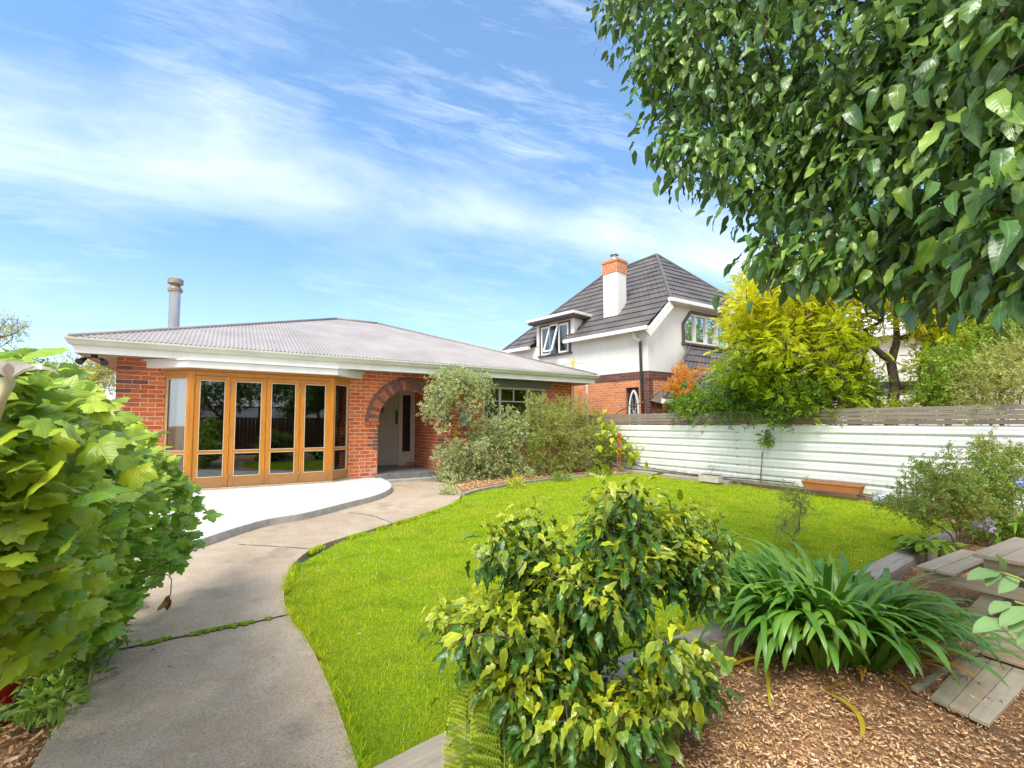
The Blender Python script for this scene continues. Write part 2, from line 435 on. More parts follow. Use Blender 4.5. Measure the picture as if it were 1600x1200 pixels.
m_roof = M('grey_roof_iron', (.375, .335, .31), (.30, .265, .245), 1.1, .45, .45, .04, detail=8)
def roofmat():
    n = N('grey_roof_iron'); v = n.co(); s = n.sep(v)
    c = n.ramp(n.noise(v, 1.1, 8), [(.35, (.385, .34, .315)), (.65, (.30, .265, .245))])
    c = n.mix(n.ramp(n.noise(n.mapping(v, scale=(6, .8, 1)), 2., 6, .7), [(.54, 0.), (.76, .5)]), c, (.24, .19, .165))
    c = n.mix(n.ramp(n.noise(v, 30, 3, .6), [(.70, 0.), (.74, .5)]), c, (.50, .47, .40))
    dx = n.math('ABSOLUTE', n.math('SUBTRACT', n.math('FRACT', n.math('DIVIDE', s[0], .2286)), .5)); dy = n.math('ABSOLUTE', n.math('SUBTRACT', n.math('FRACT', n.math('DIVIDE', s[1], .9)), .5))
    sc_ = n.math('MULTIPLY', n.math('LESS_THAN', dx, .05), n.math('LESS_THAN', dy, .014)); c = n.mix(n.math('MULTIPLY', sc_, .8), c, (.12, .10, .09))
    return n.done(n.bsdf(c, .5, .4, 0, n.bump(n.noise(v, 14, 4), .08, .005)))
m_roof = roofmat()
m_ridge = M('ridge_iron', (.27, .24, .23), (.22, .20, .19), 3, .5, .4, .05)
m_wood = woodmat('orange_varnished_timber', (.66, .27, .028), (.45, .155, .016), 2, .35, .45, 2.2, weather=(.22, .12, .055), wz=(.12, .55))
m_woodh = woodmat('orange_timber_rail', (.58, .25, .035), (.40, .15, .02), 0, .4, .4, 2.2, weather=(.25, .15, .075), wz=(.1, .62))
m_bead = M('pale_glazing_bead', (.62, .50, .36), (.55, .42, .28), 8, .5)
m_door = M('grey_door_paint', (.46, .43, .365), (.42, .39, .33), 3, .4, .4, .03)
m_doorf = M('cream_door_frame', (.60, .54, .44), (.54, .48, .39), 3, .45, .4)
m_black = M('black_metal', (.02, .02, .02), (.035, .03, .03), 8, .4, .5)
m_slate = M('slate_tiles', (.13, .13, .14), (.22, .22, .22), 5, .5, .4, .3)
m_conc = M('plain_concrete', (.42, .40, .36), (.30, .29, .26), 6, .85, .2, .4)
m_patio = M('white_painted_concrete', (.83, .82, .81), (.78, .77, .75), 5, .6, .3, .15)
m_blueg = M('blue_grey_board', (.20, .235, .225), (.17, .20, .195), 3, .6, .3)
m_steel = M('flue_steel', (.50, .50, .50), (.36, .35, .34), 5, .32, .5, .1, metal=.85, stretch=(1, 1, .2))
m_cowl = M('weathered_cowl', (.28, .22, .16), (.40, .36, .32), 9, .5, .5, .2, metal=.6)
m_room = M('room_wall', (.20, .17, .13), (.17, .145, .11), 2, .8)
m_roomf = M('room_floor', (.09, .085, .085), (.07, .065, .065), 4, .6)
m_curt = M('white_net_curtain', (.78, .77, .73), (.70, .69, .66), 6, .9)
m_mauve = M('mauve_curtain', (.20, .12, .15), (.28, .17, .20), 6, .9)
m_stucco = M('white_stucco', (.82, .80, .76), (.72, .69, .63), 1.4, .9, .2, .5, detail=9, bscale=40, bd=.01, stretch=(1, 1, .35))
m_tile = M('charcoal_metal_tile', (.085, .078, .078), (.15, .13, .12), 1.6, .55, .4, .25, bscale=60)
m_brown = M('brown_trim', (.12, .085, .07), (.09, .065, .055), 5, .5)
m_whiten = M('neighbour_white_paint', (.80, .79, .76), (.72, .71, .68), 3, .4, .4)
m_fsteel = M('white_fence_steel', (.80, .80, .78), (.72, .73, .71), .9, .38, .5, .04, detail=7)
def fencemat():
    n = N('white_fence_steel'); v = n.co(); z = n.sep(v)[2]
    c = n.ramp(n.noise(v, .9, 7), [(.35, (.86, .86, .84)), (.65, (.78, .79, .77))])
    st = n.noise(n.mapping(v, scale=(1, 9, .7)), 2.2, 6, .7); c = n.mix(n.ramp(st, [(.52, 0.), (.75, .45)]), c, (.52, .50, .44))
    sp = n.math('MULTIPLY', n.ramp(n.noise(v, 6, 6, .7), [(.38, 0.), (.62, 1.)]), n.ramp(z, [(.05, .8), (.45, 0.)])); c = n.mix(sp, c, (.40, .34, .26))
    sc_ = n.noise(v, 38, 2); c = n.mix(n.ramp(sc_, [(.76, 0.), (.79, .7)]), c, (.35, .25, .16))
    return n.done(n.bsdf(c, .42, .45, 0, n.bump(n.noise(v, 3, 4), .15, .02)))
m_fsteel = fencemat()
m_fwood = woodmat('grey_fence_timber', (.38, .32, .26), (.25, .205, .165), 1, .8, .2, 2.2, bump=.5)
m_fwood2 = woodmat('grey_brown_fence_timber', (.30, .235, .185), (.20, .16, .125), 1, .8, .2, 2.2, bump=.5)
m_sleep = woodmat('weathered_sleeper', (.52, .45, .37), (.32, .27, .215), 0, .85, .2, 1.6, bump=.9)
m_deck = woodmat('weathered_decking', (.58, .47, .32), (.42, .34, .23), 0, .75, .2, 1.6, bump=.6)
m_deckg = woodmat('grey_green_decking', (.46, .41, .29), (.35, .31, .21), 0, .75, .2, 1.6, bump=.6)
m_ply = woodmat('pale_plywood', (.56, .43, .29), (.42, .31, .20), 0, .7, .25, 1.0, bump=.3)
m_terra = M('terracotta', (.52, .19, .07), (.44, .15, .055), 6, .7, .3, .2)
m_soil = M('dark_soil', (.05, .035, .025), (.09, .06, .04), 12, .95, .1, .8)
def glassmat(name, tint=(.9, .95, .93), refl=1.0, rough=.0):
    n = N(name); fr = n.n('ShaderNodeFresnel'); fr.inputs[0].default_value = 1.55
    f = n.math('MULTIPLY', fr.outputs[0], 1.7*refl, clamp=True)
    t = n.n('ShaderNodeBsdfTransparent'); t.inputs[0].default_value = (*tint, 1)
    g = n.n('ShaderNodeBsdfGlossy'); g.inputs['Roughness'].default_value = rough; g.inputs['Color'].default_value = (1, 1, 1, 1)
    n.l(n.bump(n.noise(n.co(), 1.1, 2), .04, .02), g.inputs['Normal'])
    ms = n.n('ShaderNodeMixShader'); n.l(f, ms.inputs[0]); n.l(t.outputs[0], ms.inputs[1]); n.l(g.outputs[0], ms.inputs[2])
    return n.done(ms.outputs[0])
m_glass = glassmat('window_glass', (.62, .66, .64), 1.25)
m_glass2 = glassmat('clear_window_glass', (.85, .88, .86), .45)
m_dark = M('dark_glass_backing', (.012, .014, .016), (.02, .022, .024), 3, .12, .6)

# ------------------------------------------------------------------ ground, path, patio, lawn
def smooth(pts, k=6):
    pts = [np.array(p, float) for p in pts]; out = []
    for i in range(len(pts)-1):
        p0 = pts[max(i-1, 0)]; p1 = pts[i]; p2 = pts[i+1]; p3 = pts[min(i+2, len(pts)-1)]
        for j in range(k):
            t = j/k
            out.append(.5*((2*p1)+(-p0+p2)*t+(2*p0-5*p1+4*p2-p3)*t*t+(-p0+3*p1-3*p2+p3)*t**3))
    out.append(pts[-1]); return out
gr = MB(); gr.add([(-400, -400, -.16), (400, -400, -.16), (400, 400, -.16), (-400, 400, -.16)], [(0, 1, 2, 3)])
def mulchmat():
    n = N('bark_mulch'); v = n.co()
    n1 = n.noise(v, 3., 5); n2 = n.noise(n.mapping(v, scale=(1, 1, 1)), 45, 6, .7, 1.5)
    c = n.ramp(n2, [(.3, (.16, .08, .045)), (.5, (.46, .25, .12)), (.68, (.66, .42, .22))])
    c = n.mix(n.ramp(n1, [(.4, .0), (.7, .55)]), c, (.11, .065, .04))
    return n.done(n.bsdf(c, .9, .15, 0, n.bump(n2, 1., .02)))
m_mulch = mulchmat()
tag(gr.build('ground', m_mulch), kind='structure')
PZ = .03
path_r = [G(x, y, PZ)[:2] for x, y in ((600, 1330), (560, 1200), (520, 1085), (482, 1003), (455, 967), (444, 935), (447, 903), (463, 876), (487, 858), (520, 845), (560, 833), (620, 815), (680, 797), (712, 783), (721, 771), (712, 761), (692, 754))]
path_l = [G(x, y, PZ)[:2] for x, y in ((20, 1240), (48, 1200), (95, 1120), (135, 1050), (165, 995), (190, 950), (205, 925), (245, 888), (300, 857))]
pr = smooth(path_r); pl = smooth(path_l)
pr = [np.array([-.55, .3])]+pr; pl = [np.array([-1.6, .3])]+pl
porchpt = [G(600, 745, PZ)[:2], G(520, 772, .03)[:2], G(430, 790, .03)[:2], G(330, 820, .03)[:2]]
path_poly = pr+porchpt+pl[::-1]
def concmat():
    n = N('path_concrete'); v = n.co()
    big = n.noise(v, .55, 4, .6); mid = n.noise(v, 4., 6, .65); fine = n.noise(v, 110., 5, .75)
    vo = n.n('ShaderNodeTexVoronoi'); n.l(v, vo.inputs['Vector']); vo.inputs['Scale'].default_value = 85.
    c = n.ramp(mid, [(.32, (.44, .335, .235)), (.68, (.56, .45, .335))])
    c = n.mix(n.ramp(big, [(.42, 0.), (.7, .75)]), c, (.37, .275, .19))
    c = n.mix(n.ramp(n.noise(v, 1.7, 7, .7), [(.55, 0.), (.72, .6)]), c, (.15, .135, .115))
    c = n.mix(n.ramp(fine, [(.38, .55), (.52, 0.)]), c, (.12, .10, .08))
    c = n.mix(n.ramp(n.noise(v, 160, 3, .6), [(.62, 0.), (.70, .55)]), c, (.55, .50, .42))
    c = n.mix(n.ramp(n.noise(v, 19, 2, .5), [(.72, 0.), (.75, .6)]), c, (.6, .56, .48))
    h = n.math('ADD', fine, n.math('MULTIPLY', vo.outputs['Distance'], .6))
    return n.done(n.bsdf(c, .85, .25, 0, n.bump(h, .55, .006)))
m_path = concmat()
b = MB(); b.prism([tuple(p) for p in path_poly], -.2, PZ)
path = tag(b.build('path', m_path), kind='structure')
# grooves between the poured bays (with moss in one of them)
m_moss = M('green_moss', (.22, .32, .02), (.12, .20, .015), 30, .95, .1, .8, bscale=90)
m_crack = M('path_joint_dirt', (.07, .055, .04), (.12, .09, .06), 20, .95, .1, .4)
def strip(name, pix, w, mat, z=PZ+.004, cuts=None, thick=.0, jit=.3):
    pts = [G(x, y, PZ)[:2] for x, y in pix]; s = smooth(pts, 14); V = []; F = []
    for i, p in enumerate(s):
        d = s[min(i+1, len(s)-1)]-s[max(i-1, 0)]; d /= np.linalg.norm(d)+1e-9; nn = np.array([-d[1], d[0]])
        ww = w*(1+jit*rng.normal()); ww = max(ww, w*.2)
        V += [(*(p-nn*ww/2), z), (*(p, z+thick)[0], z+thick), (*(p+nn*ww/2), z)]
    for i in range(len(s)-1):
        if cuts and not any(a <= i/(len(s)-1) <= c for a, c in cuts): continue
        a = i*3; F += [(a, a+1, a+4, a+3), (a+1, a+2, a+5, a+4)]
    m = MB(); m.v = V; m.f = F; m.m = [0]*len(F)
    return tag(m.build(name, mat), kind='structure')
strip('path_joint', [(176, 1018), (260, 1000), (350, 983), (449, 961)], .022, m_crack)
strip('path_moss', [(215, 1011), (262, 999), (300, 992), (350, 982), (400, 972), (430, 966)], .05, m_moss, z=PZ+.008, cuts=[(.02, .22), (.38, .78), (.86, .93)], thick=.012, jit=.5)
strip('path_joint', [(372, 851), (430, 854), (487, 858)], .012, m_crack)
strip('path_joint', [(545, 801), (580, 806), (612, 817)], .012, m_crack)
# patio
pat_e = smooth([G(x, y, .13)[:2] for x, y in ((230, 868), (321, 839.5), (372, 823), (420, 810), (480, 800), (545, 784), (585, 774), (605, 766), (612, 759), (607, 752), (595, 746))], 5)
OH = np.array([-7.353, 8.497]); AH = .5502
def H(u, w, z=0.): return np.array([OH[0]+u*math.cos(AH)-w*math.sin(AH), OH[1]+u*math.sin(AH)+w*math.cos(AH), z])
b = MB(); pp = [tuple(p) for p in pat_e]+[tuple(H(4.83, .05)[:2]), tuple(H(-2.5, .05)[:2]), tuple(H(-2.5, -3.2)[:2])]
b.prism(pp, -.1, .13)
def patiomat():
    n = N('patio_paint'); z = n.sep(n.co('Normal'))[2]
    top = n.ramp(n.noise(n.co(), 3, 6), [(.3, (.62, .61, .59)), (.75, (.56, .55, .53))])
    top = n.mix(n.ramp(n.noise(n.co(), 24, 4), [(.66, 0.), (.74, .4)]), top, (.55, .52, .47))
    top = n.mix(n.ramp(n.noise(n.co(), 1.1, 7, .7), [(.5, 0.), (.7, .35)]), top, (.50, .48, .44))
    side = n.ramp(n.noise(n.co(), 9, 6, .7), [(.35, (.52, .50, .45)), (.7, (.33, .32, .28))])
    return n.done(n.bsdf(n.mix(n.math('GREATER_THAN', z, .5), side, top), .7, .3, 0, n.bump(n.noise(n.co(), 40, 5), .3, .006)))
tag(b.build('patio', patiomat(), bevel=.012), kind='structure')
# lawn
lawn_px = [(721, 768), (760, 758), (850, 746), (930, 739), (990, 737), (1050, 741), (1120, 752), (1200, 764), (1300, 776), (1390, 788), (1440, 797), (1500, 822), (1480, 842), (1400, 880), (1300, 925), (1170, 968), (1030, 1010), (900, 1065), (740, 1135), (590, 1202)]
lawn_poly = [G(x, y, -.01)[:2] for x, y in lawn_px]+[np.array([-.75, 1.2]), np.array([-1.2, 2.6]), np.array([-2.2, 4.2]), np.array([-2.0, 6.0]), np.array([-1.9, 8.8])]
def lawnmat():
    n = N('lawn_soil'); v = n.co()
    c = n.ramp(n.noise(v, 2.2, 6), [(.35, (.20, .30, .012)), (.7, (.29, .37, .018))])
    c = n.mix(n.ramp(n.noise(v, 55, 4), [(.42, .0), (.62, .55)]), c, (.10, .17, .010))
    return n.done(n.bsdf(c, .95, .1, 0, n.bump(n.noise(v, 90, 5), 1., .02)))
b = MB(); b.prism([tuple(p) for p in lawn_poly], -.2, -.01)
tag(b.build('lawn', lawnmat()), kind='structure')
def pip(pts, poly):
    x, y = pts[:, 0], pts[:, 1]; r = np.zeros(len(pts), bool); n = len(poly); j = n-1
    for i in range(n):
        xi, yi = poly[i][:2]; xj, yj = poly[j][:2]
        c = ((yi > y) != (yj > y)) & (x < (xj-xi)*(y-yi)/(yj-yi+1e-12)+xi); r ^= c; j = i
    return r
def grassmat():
    n = N('lawn_grass'); t = n.attr('tint'); v = n.co()
    c = n.mix(t, (.30, .50, .008), (.64, .76, .016))
    big = n.noise(v, .9, 5, .6)
    c = n.mix(n.ramp(big, [(.40, 0.), (.62, .75)]), c, (.62, .62, .03)); c = n.mix(n.ramp(n.noise(v, 1.9, 6, .7), [(.66, 0.), (.72, .8)]), c, (.60, .46, .20))
    c = n.mix(n.ramp(n.noise(v, 3.1, 4), [(.52, 0.), (.68, .6)]), c, (.12, .26, .010))
    c = n.mix(n.math('GREATER_THAN', t, .985), c, (.75, .72, .5))
    d = n.n('ShaderNodeBsdfDiffuse'); n.l(c, d.inputs[0]); tr = n.n('ShaderNodeBsdfTranslucent'); n.l(c, tr.inputs[0])
    g = n.bsdf(c, .5, .3)
    ms = n.n('ShaderNodeMixShader'); ms.inputs[0].default_value = .4; n.l(g, ms.inputs[1]); n.l(tr.outputs[0], ms.inputs[2])
    return n.done(ms.outputs[0])
lp = np.array([p for p in lawn_poly]); lo, hi = lp.min(0), lp.max(0)
cand = lo+(hi-lo)*rng.random((900000, 2)); dist = np.hypot(cand[:, 0], cand[:, 1])
keep = rng.random(len(cand)) < np.clip((3.6/np.maximum(dist, 1.5))**1.35, .10, 1.)
cand = cand[keep]; cand = cand[pip(cand, lawn_poly)]; cand = cand[~pip(cand, path_poly)]
dist = np.hypot(cand[:, 0], cand[:, 1]); n_ = len(cand)
print('grass blades', n_)
hgt = (.014+.014*rng.random(n_))*(1+.02*dist); w = (.0035+.0012*dist*.6)*(.7+.6*rng.random(n_))
az = rng.random(n_)*2*np.pi; le = rng.random(n_)*1.1; a2 = rng.random(n_)*2*np.pi
base = np.c_[cand, np.full(n_, -.014)]
sd = np.c_[np.cos(az), np.sin(az), 0*az]*w[:, None]/2
tipv = np.c_[np.cos(a2)*le, np.sin(a2)*le, np.ones(n_)]; tipv = tipv/np.linalg.norm(tipv, axis=1, keepdims=True)*hgt[:, None]*1.25
V = np.stack([base-sd, base+sd, base+tipv], 1).reshape(-1, 3); F = np.arange(3*n_).reshape(-1, 3)
tag(npmesh('grass', V, F, grassmat(), None, {'tint': ('FLOAT', np.repeat(rng.random(n_), 3))}, smooth=False), 'short bright green lawn grass between the path and the white fence', 'grass', kind='stuff')
ed = np.array(pr[2:]); ed = np.array([ed[i]+(ed[i+1]-ed[i])*t for i in range(len(ed)-1) for t in np.linspace(0, 1, 12)[:-1]])
ed = ed[np.hypot(ed[:, 0], ed[:, 1]) < 8.5]; k_ = 26000; ii = rng.integers(0, len(ed), k_); bs = ed[ii]+rng.normal(0, .022, (k_, 2)); dn_ = np.array([mn.noise(Vector((q[0]*3.5, q[1]*3.5, 7))) for q in bs]); bs = bs[(dn_ > -.15)]
bs = bs[~pip(bs, path_poly)]; n2_ = len(bs); h2 = (.02+.03*rng.random(n2_)); a3 = rng.random(n2_)*6.283; bb3 = np.c_[bs, np.full(n2_, .0)]; s3 = np.c_[np.cos(a3), np.sin(a3), 0*a3]*.0028*(1+np.hypot(bs[:, 0], bs[:, 1])*.25)[:, None]
t3 = bb3+np.c_[rng.normal(-.35, .5, n2_)*h2, rng.normal(0, .5, n2_)*h2, h2]
V = np.stack([bb3-s3, bb3+s3, t3], 1).reshape(-1, 3)
tag(npmesh('edge_grass', V, np.arange(3*n2_).reshape(-1, 3), bpy.data.materials['lawn_grass'], None, {'tint': ('FLOAT', np.repeat(rng.random(n2_), 3))}, smooth=False), 'ragged longer grass along the curved edge of the path', 'grass', kind='stuff')
k_ = 260; xy = np.c_[rng.uniform(-4, 3.5, k_), rng.uniform(1.3, 9., k_)]; on = pip(xy, path_poly); il = pip(xy, lawn_poly); xy = xy[on | (il & (rng.random(k_) < .35))]; on = pip(xy, path_poly)
dl_ = N('dry_leaf'); dl_ = dl_.done(dl_.bsdf(dl_.ramp(dl_.attr('rnd'), [(0., (.16, .07, .03)), (.5, (.42, .20, .06)), (1., (.62, .48, .22))]), .8, .2))
tag(leaves('fallen_leaves', [T_leaf(3, .45, .3, .3, .04), T_leaf(2, .2, .2, .1, .02)], np.c_[xy, np.where(on, PZ+.006, .012)], rdir(len(xy))*[1, 1, .1], rdir(len(xy), .3)+[0, 0, 1.], .012+.028*rng.random(len(xy))**2, .5, dl_), 'small dry leaves and bits scattered over the path and lawn', 'leaves', kind='stuff')
# clover and daisy heads scattered in the lawn
k_ = 170; c_ = lo+(hi-lo)*rng.random((k_*4, 2)); c_ = c_[pip(c_, lawn_poly)]; c_ = c_[~pip(c_, path_poly)][:k_]
pos = np.c_[c_, np.full(len(c_), .02)]
fl = (np.array([(math.cos(t)*.5, math.sin(t)*.5, 0) for t in np.linspace(0, 2*math.pi, 7)[:-1]]+[(0, 0, .25)]), np.array([(i, (i+1) % 6, 6) for i in range(6)]))
tag(leaves('daisies', [fl], pos, rdir(len(pos), .3)+[1, 0, 0], np.tile([0, 0, 1.], (len(pos), 1)), .008+.008*rng.random(len(pos)), .5, M('daisy_white', (.8, .8, .74), (.7, .7, .6), 9)), 'tiny white clover and daisy heads dotted through the lawn', 'flowers', kind='stuff')
# planting bed in front of the house, with its concrete edging
bed = [G(x, y, .0)[:2] for x, y in ((705, 770), (735, 768), (760, 760), (850, 747), (930, 740), (985, 737))]+[H(12, -.6)[:2], H(12, 3)[:2], H(10.8, .1)[:2], H(6.5, .1)[:2], H(6.5, -.9)[:2]]
b = MB(); b.prism([tuple(p) for p in bed], -.2, .015); tag(b.build('garden_bed', m_mulch), kind='structure')
m_kerb = M('mossy_concrete_edging', (.38, .34, .28), (.25, .22, .18), 8, .9, .2, .5)
def edging(pix, w, z0, z1, mat, name='kerb'):
    pts = smooth([G(x, y, z1)[:2] for x, y in pix], 4); m = MB()
    L = []; Rr = []
    for i, p in enumerate(pts):
        d = pts[min(i+1, len(pts)-1)]-pts[max(i-1, 0)]; d /= np.linalg.norm(d); nn = np.array([-d[1], d[0]])*w/2
        L.append(tuple(p+nn)); Rr.append(tuple(p-nn))
    m.prism(Rr+L[::-1], z0, z1); return tag(m.build(name, mat, bevel=.006), kind='structure')
edging([(722, 771), (760, 761), (850, 748), (930, 741), (985, 737)], .10, -.1, .045, m_kerb)
# far ground cover of mulch chips near the camera
mul_poly = [G(x, y, -.1)[:2] for x, y in ((600, 1215), (740, 1150), (900, 1080), (1030, 1025), (1170, 985), (1300, 935), (1400, 890), (1500, 840), (1560, 800), (1700, 800), (1900, 1000))]+[np.array([3.5, .6]), np.array([.2, .6])]
nx, ny = 150, 150; x0, y0, x1, y1 = -.7, .5, 8.5, 7.5
gx, gy = np.meshgrid(np.linspace(x0, x1, nx), np.linspace(y0, y1, ny)); gp = np.c_[gx.ravel(), gy.ravel()]
gz = np.array([-.10+.05*mn.noise(Vector((p[0]*1.3, p[1]*1.3, 0)))+.018*mn.noise(Vector((p[0]*9, p[1]*9, 3))) for p in gp])
ins = pip(gp, mul_poly); idx = np.arange(nx*ny).reshape(ny, nx)
q = np.stack([idx[:-1, :-1], idx[:-1, 1:], idx[1:, 1:], idx[1:, :-1]], -1).reshape(-1, 4)
q = q[ins[q].any(1)]
us, inv = np.unique(q, return_inverse=True)
tag(npmesh('mulch_bed', np.c_[gp, gz][us], inv.reshape(-1, 4), m_mulch), kind='structure')
def chips(name, poly, n, label, z=-.085, s0=.006, s1=.026, dens=2.5):
    lp = np.array(poly); lo, hi = lp.min(0), lp.max(0)
    c = lo+(hi-lo)*rng.random((n, 2)); d = np.hypot(c[:, 0], c[:, 1]); c = c[(rng.random(n) < np.clip((dens/d)**1.5, .05, 1))]; c = c[pip(c, poly)]
    k = len(c); zz = np.array([z+.05*mn.noise(Vector((p[0]*1.3, p[1]*1.3, 0)))+.018*mn.noise(Vector((p[0]*9, p[1]*9, 3))) for p in c])+rng.random(k)*.014
    tp = (np.array([(-.13, 0, 0), (.12, .05, .03), (.16, .8, .0), (-.05, 1, .05), (-.13, .5, -.05)]), np.array([(0, 1, 4), (1, 2, 4), (2, 3, 4)]))
    td = rdir(k); td[:, 2] *= .22; up = rdir(k, .35)+[0, 0, 1]
    n_ = N(name+'_mat'); t = n_.attr('tint')
    col = n_.ramp(t, [(0., (.12, .055, .03)), (.25, (.48, .25, .11)), (.6, (.68, .39, .19)), (.85, (.78, .52, .28)), (1., (.82, .66, .44))])
    mt = n_.done(n_.bsdf(col, .85, .15))
    return tag(leaves(name, [tp], np.c_[c, zz], td, up, s0+(s1-s0)*rng.random(k)**2*1.3, rng.random(k), mt), label, 'mulch', kind='stuff')
chips('wood_chips', mul_poly, 620000, 'loose brown and tan wood chips covering the bed round the picnic table')
chips('bed_litter', bed, 60000, 'brown bark litter in the bed under the house window', z=.03, s0=.03, s1=.06, dens=6.)
# earth and leaf litter left of the path
lb = [np.array(p) for p in pl]; left_poly = lb+[np.array([-9, 5.5]), np.array([-9, .3])]
b = MB(); b.prism([tuple(p) for p in left_poly][::-1], -.16, .0); tag(b.build('left_bed', m_mulch), kind='structure')
chips('leaf_litter', left_poly, 120000, 'dry brown leaf litter along the left edge of the path', z=.02, s0=.015, s1=.05)

# ------------------------------------------------------------------ the brick house
HE = empty('brick_house', (OH[0], OH[1], 0), AH, 'single storey red brick house with arched porch, folding timber bay doors and grey iron roof', 'house')
LU, LW = 10.79, 9.44; ZT = 2.64; TH = .24
b = MB()
b.box(0, .73, 0, TH, 0, ZT)
b.box(.73, 4.17, 0, TH, 2.44, ZT)
b.box(4.17, 4.85, 0, TH, 0, ZT)
SP, RA = 1.45, .8; cx = 5.65
K = 40
for i in range(K):
    t0, t1 = math.pi*(1-i/K), math.pi*(1-(i+1)/K)
    ua, ub = cx+RA*math.cos(t0), cx+RA*math.cos(t1); za, zb = SP+RA*math.sin(t0), SP+RA*math.sin(t1)
    b.hexa([(ua, 0, za), (ub, 0, zb), (ub, TH, zb), (ua, TH, za), (ua, 0, ZT), (ub, 0, ZT), (ub, TH, ZT), (ua, TH, ZT)])
b.box(6.45, 7.70, 0, TH, .2, ZT); b.box(7.70, 9.74, 0, TH, .2, .92); b.box(7.70, 9.74, 0, TH, 2.44, ZT); b.box(9.74, LU, 0, TH, .2, ZT)
b.build('front_wall', m_brick, HE)
b = MB(); b.box(0, TH, TH, LW, 0, ZT); b.build('side_wall', m_brick, HE)
b = MB(); b.box(LU-TH, LU, TH, LW, .2, ZT); b.build('side_wall', m_brick, HE)
b = MB(); b.box(TH, LU-TH, LW-TH, LW, 0, ZT); b.build('rear_wall', m_brick, HE)
b = MB(); b.box(4.61, 4.85, TH, 1.93, 0, 2.5); b.box(6.45, 6.69, TH, 1.93, 0, 2.5); each(b, 'porch_wall', m_brick, HE)
b = MB(); b.box(6.46, LU+.03, -.035, TH, -.05, .2); b.box(LU-.2, LU+.03, TH, LW, -.05, .2); b.build('foundation', m_conc, HE)
# dark clinker bricks let into the corners
b = MB(); r_ = random.Random(3)
for (u0, u1, za, zb) in ((-.004, .30, 2.25, 2.62), (-.004, .42, 1.98, 2.24), (-.004, .2, 1.8, 1.95)):
    k = int(round((zb-za)/.086))
    for i in range(k):
        z = math.floor(za/.086)*.086+i*.086
        L = u1*r_.uniform(.5, 1.1); x = u0
        while x < L:
            w_ = .11 if (i % 2 and x < 0.05) else .23
            b.box(x, x+w_, -.003, .10, z+.006, z+.080, r_.choice((0, 1, 1))); x += w_+.01
b.build('clinker_bricks', [m_vous_d, m_vous_r], HE); b = MB()
for i in range(6):
    z = .77+i*.086
    for (u0, u1) in ((4.62, 4.85),) if i % 2 else ((4.74, 4.85),): b.box(u0+(.04 if i > 3 else 0), u1+.004, -.004, .1, z+.006, z+.08, 0)
b.build('clinker_bricks', [m_vous_d, m_vous_r], HE); b = MB()
for i in range(5):
    z = .602+i*.086; b.box(6.446, 6.446+(.23 if i % 2 else .11), -.004, .1, z+.006, z+.08, 0)
b.build('clinker_bricks', [m_vous_d, m_vous_r], HE)
# arch ring
b = MB(); nb = 33
mm = MB()
for i in range(60):
    t0, t1 = math.pi*i/60, math.pi*(i+1)/60
    q = []
    for w_ in (-.010, .02):
        for rr_, t in ((.80, t0), (1.10, t0), (1.10, t1), (.80, t1)): q.append((cx-rr_*math.cos(t), w_, SP+rr_*math.sin(t)))
    mm.hexa(q)
mm.build('arch_mortar', m_mortar, HE)
for i in range(nb):
    t0 = math.pi*(i+.06)/nb; t1 = math.pi*(i+.94)/nb
    dk = 1 if (r_.random() < (.75 if 10 < i < 26 else .45)) else 0
    q = []
    for w_ in (-.022, .03):
        for rr_, t in ((.795, t0), (1.022, t0), (1.022, t1), (.795, t1)): q.append((cx-rr_*math.cos(t), w_, SP+rr_*math.sin(t)))
    b.hexa(q, dk)
nb2 = 15
for i in range(nb2):
    t0 = math.pi*(i+.03)/nb2; t1 = math.pi*(i+.97)/nb2; dk = 1 if r_.random() < .75 else 0
    for j in range(3):
        ta, tb = t0+(t1-t0)*j/3, t0+(t1-t0)*(j+1)/3; q = []
        for w_ in (-.034, .03):
            for rr_, t in ((1.033, ta), (1.10, ta), (1.10, tb), (1.033, tb)): q.append((cx-rr_*math.cos(t), w_, SP+rr_*math.sin(t)))
        b.hexa(q, dk)
b.build('porch_arch', [m_vous_r, m_vous_d], HE)
b = MB(); b.box(4.54, 4.66, -.035, .06, SP-.08, SP-.004); b.box(4.67, 4.875, -.035, .14, SP-.08, SP-.004)
b.box(6.425, 6.63, -.035, .14, SP-.08, SP-.004); each(b, 'impost_brick', m_vous_r, HE, bevel=.004)
# porch
b = MB(); b.box(4.78, 6.52, -.16, 0-.003, .0, .205); b.box(4.855, 6.445, -.003, 1.93, .0, .205); b.build('porch_floor', m_slate, HE, bevel=.006)
b = MB(); b.box(4.70, 6.60, -.36, -.165, -.05, .085); b.build('porch_step', m_conc, HE, bevel=.01)
b = MB(); b.box(4.85, 6.45, TH, 1.93, 2.46, 2.5); b.build('porch_ceiling', m_white, HE)
b = MB(); b.box(4.6, 6.7, 2.02, 2.1, 0, 2.6); b.build('porch_back', m_doorf, HE)
fr = MB(); z1 = 2.36
fr.box(4.86, 4.95, 1.90, 2.015, .205, z1); fr.box(5.97, 6.05, 1.90, 2.015, .205, z1); fr.box(6.37, 6.448, 1.90, 2.015, .205, z1)
fr.box(4.86, 6.448, 1.90, 2.015, z1, z1+.10); fr.box(6.05, 6.37, 1.93, 2.015, .205, .60); fr.box(6.05, 6.37, 1.93, 2.015, 2.24, z1)
fr.box(6.05, 6.09, 1.93, 2.015, .6, 2.24); fr.box(6.33, 6.37, 1.93, 2.015, .6, 2.24)
fr.build('door_frame', m_doorf, HE, bevel=.004)
b = MB(); b.box(6.09, 6.33, 1.965, 1.975, .6, 2.24); b.build('sidelight_pane', m_dark, HE)
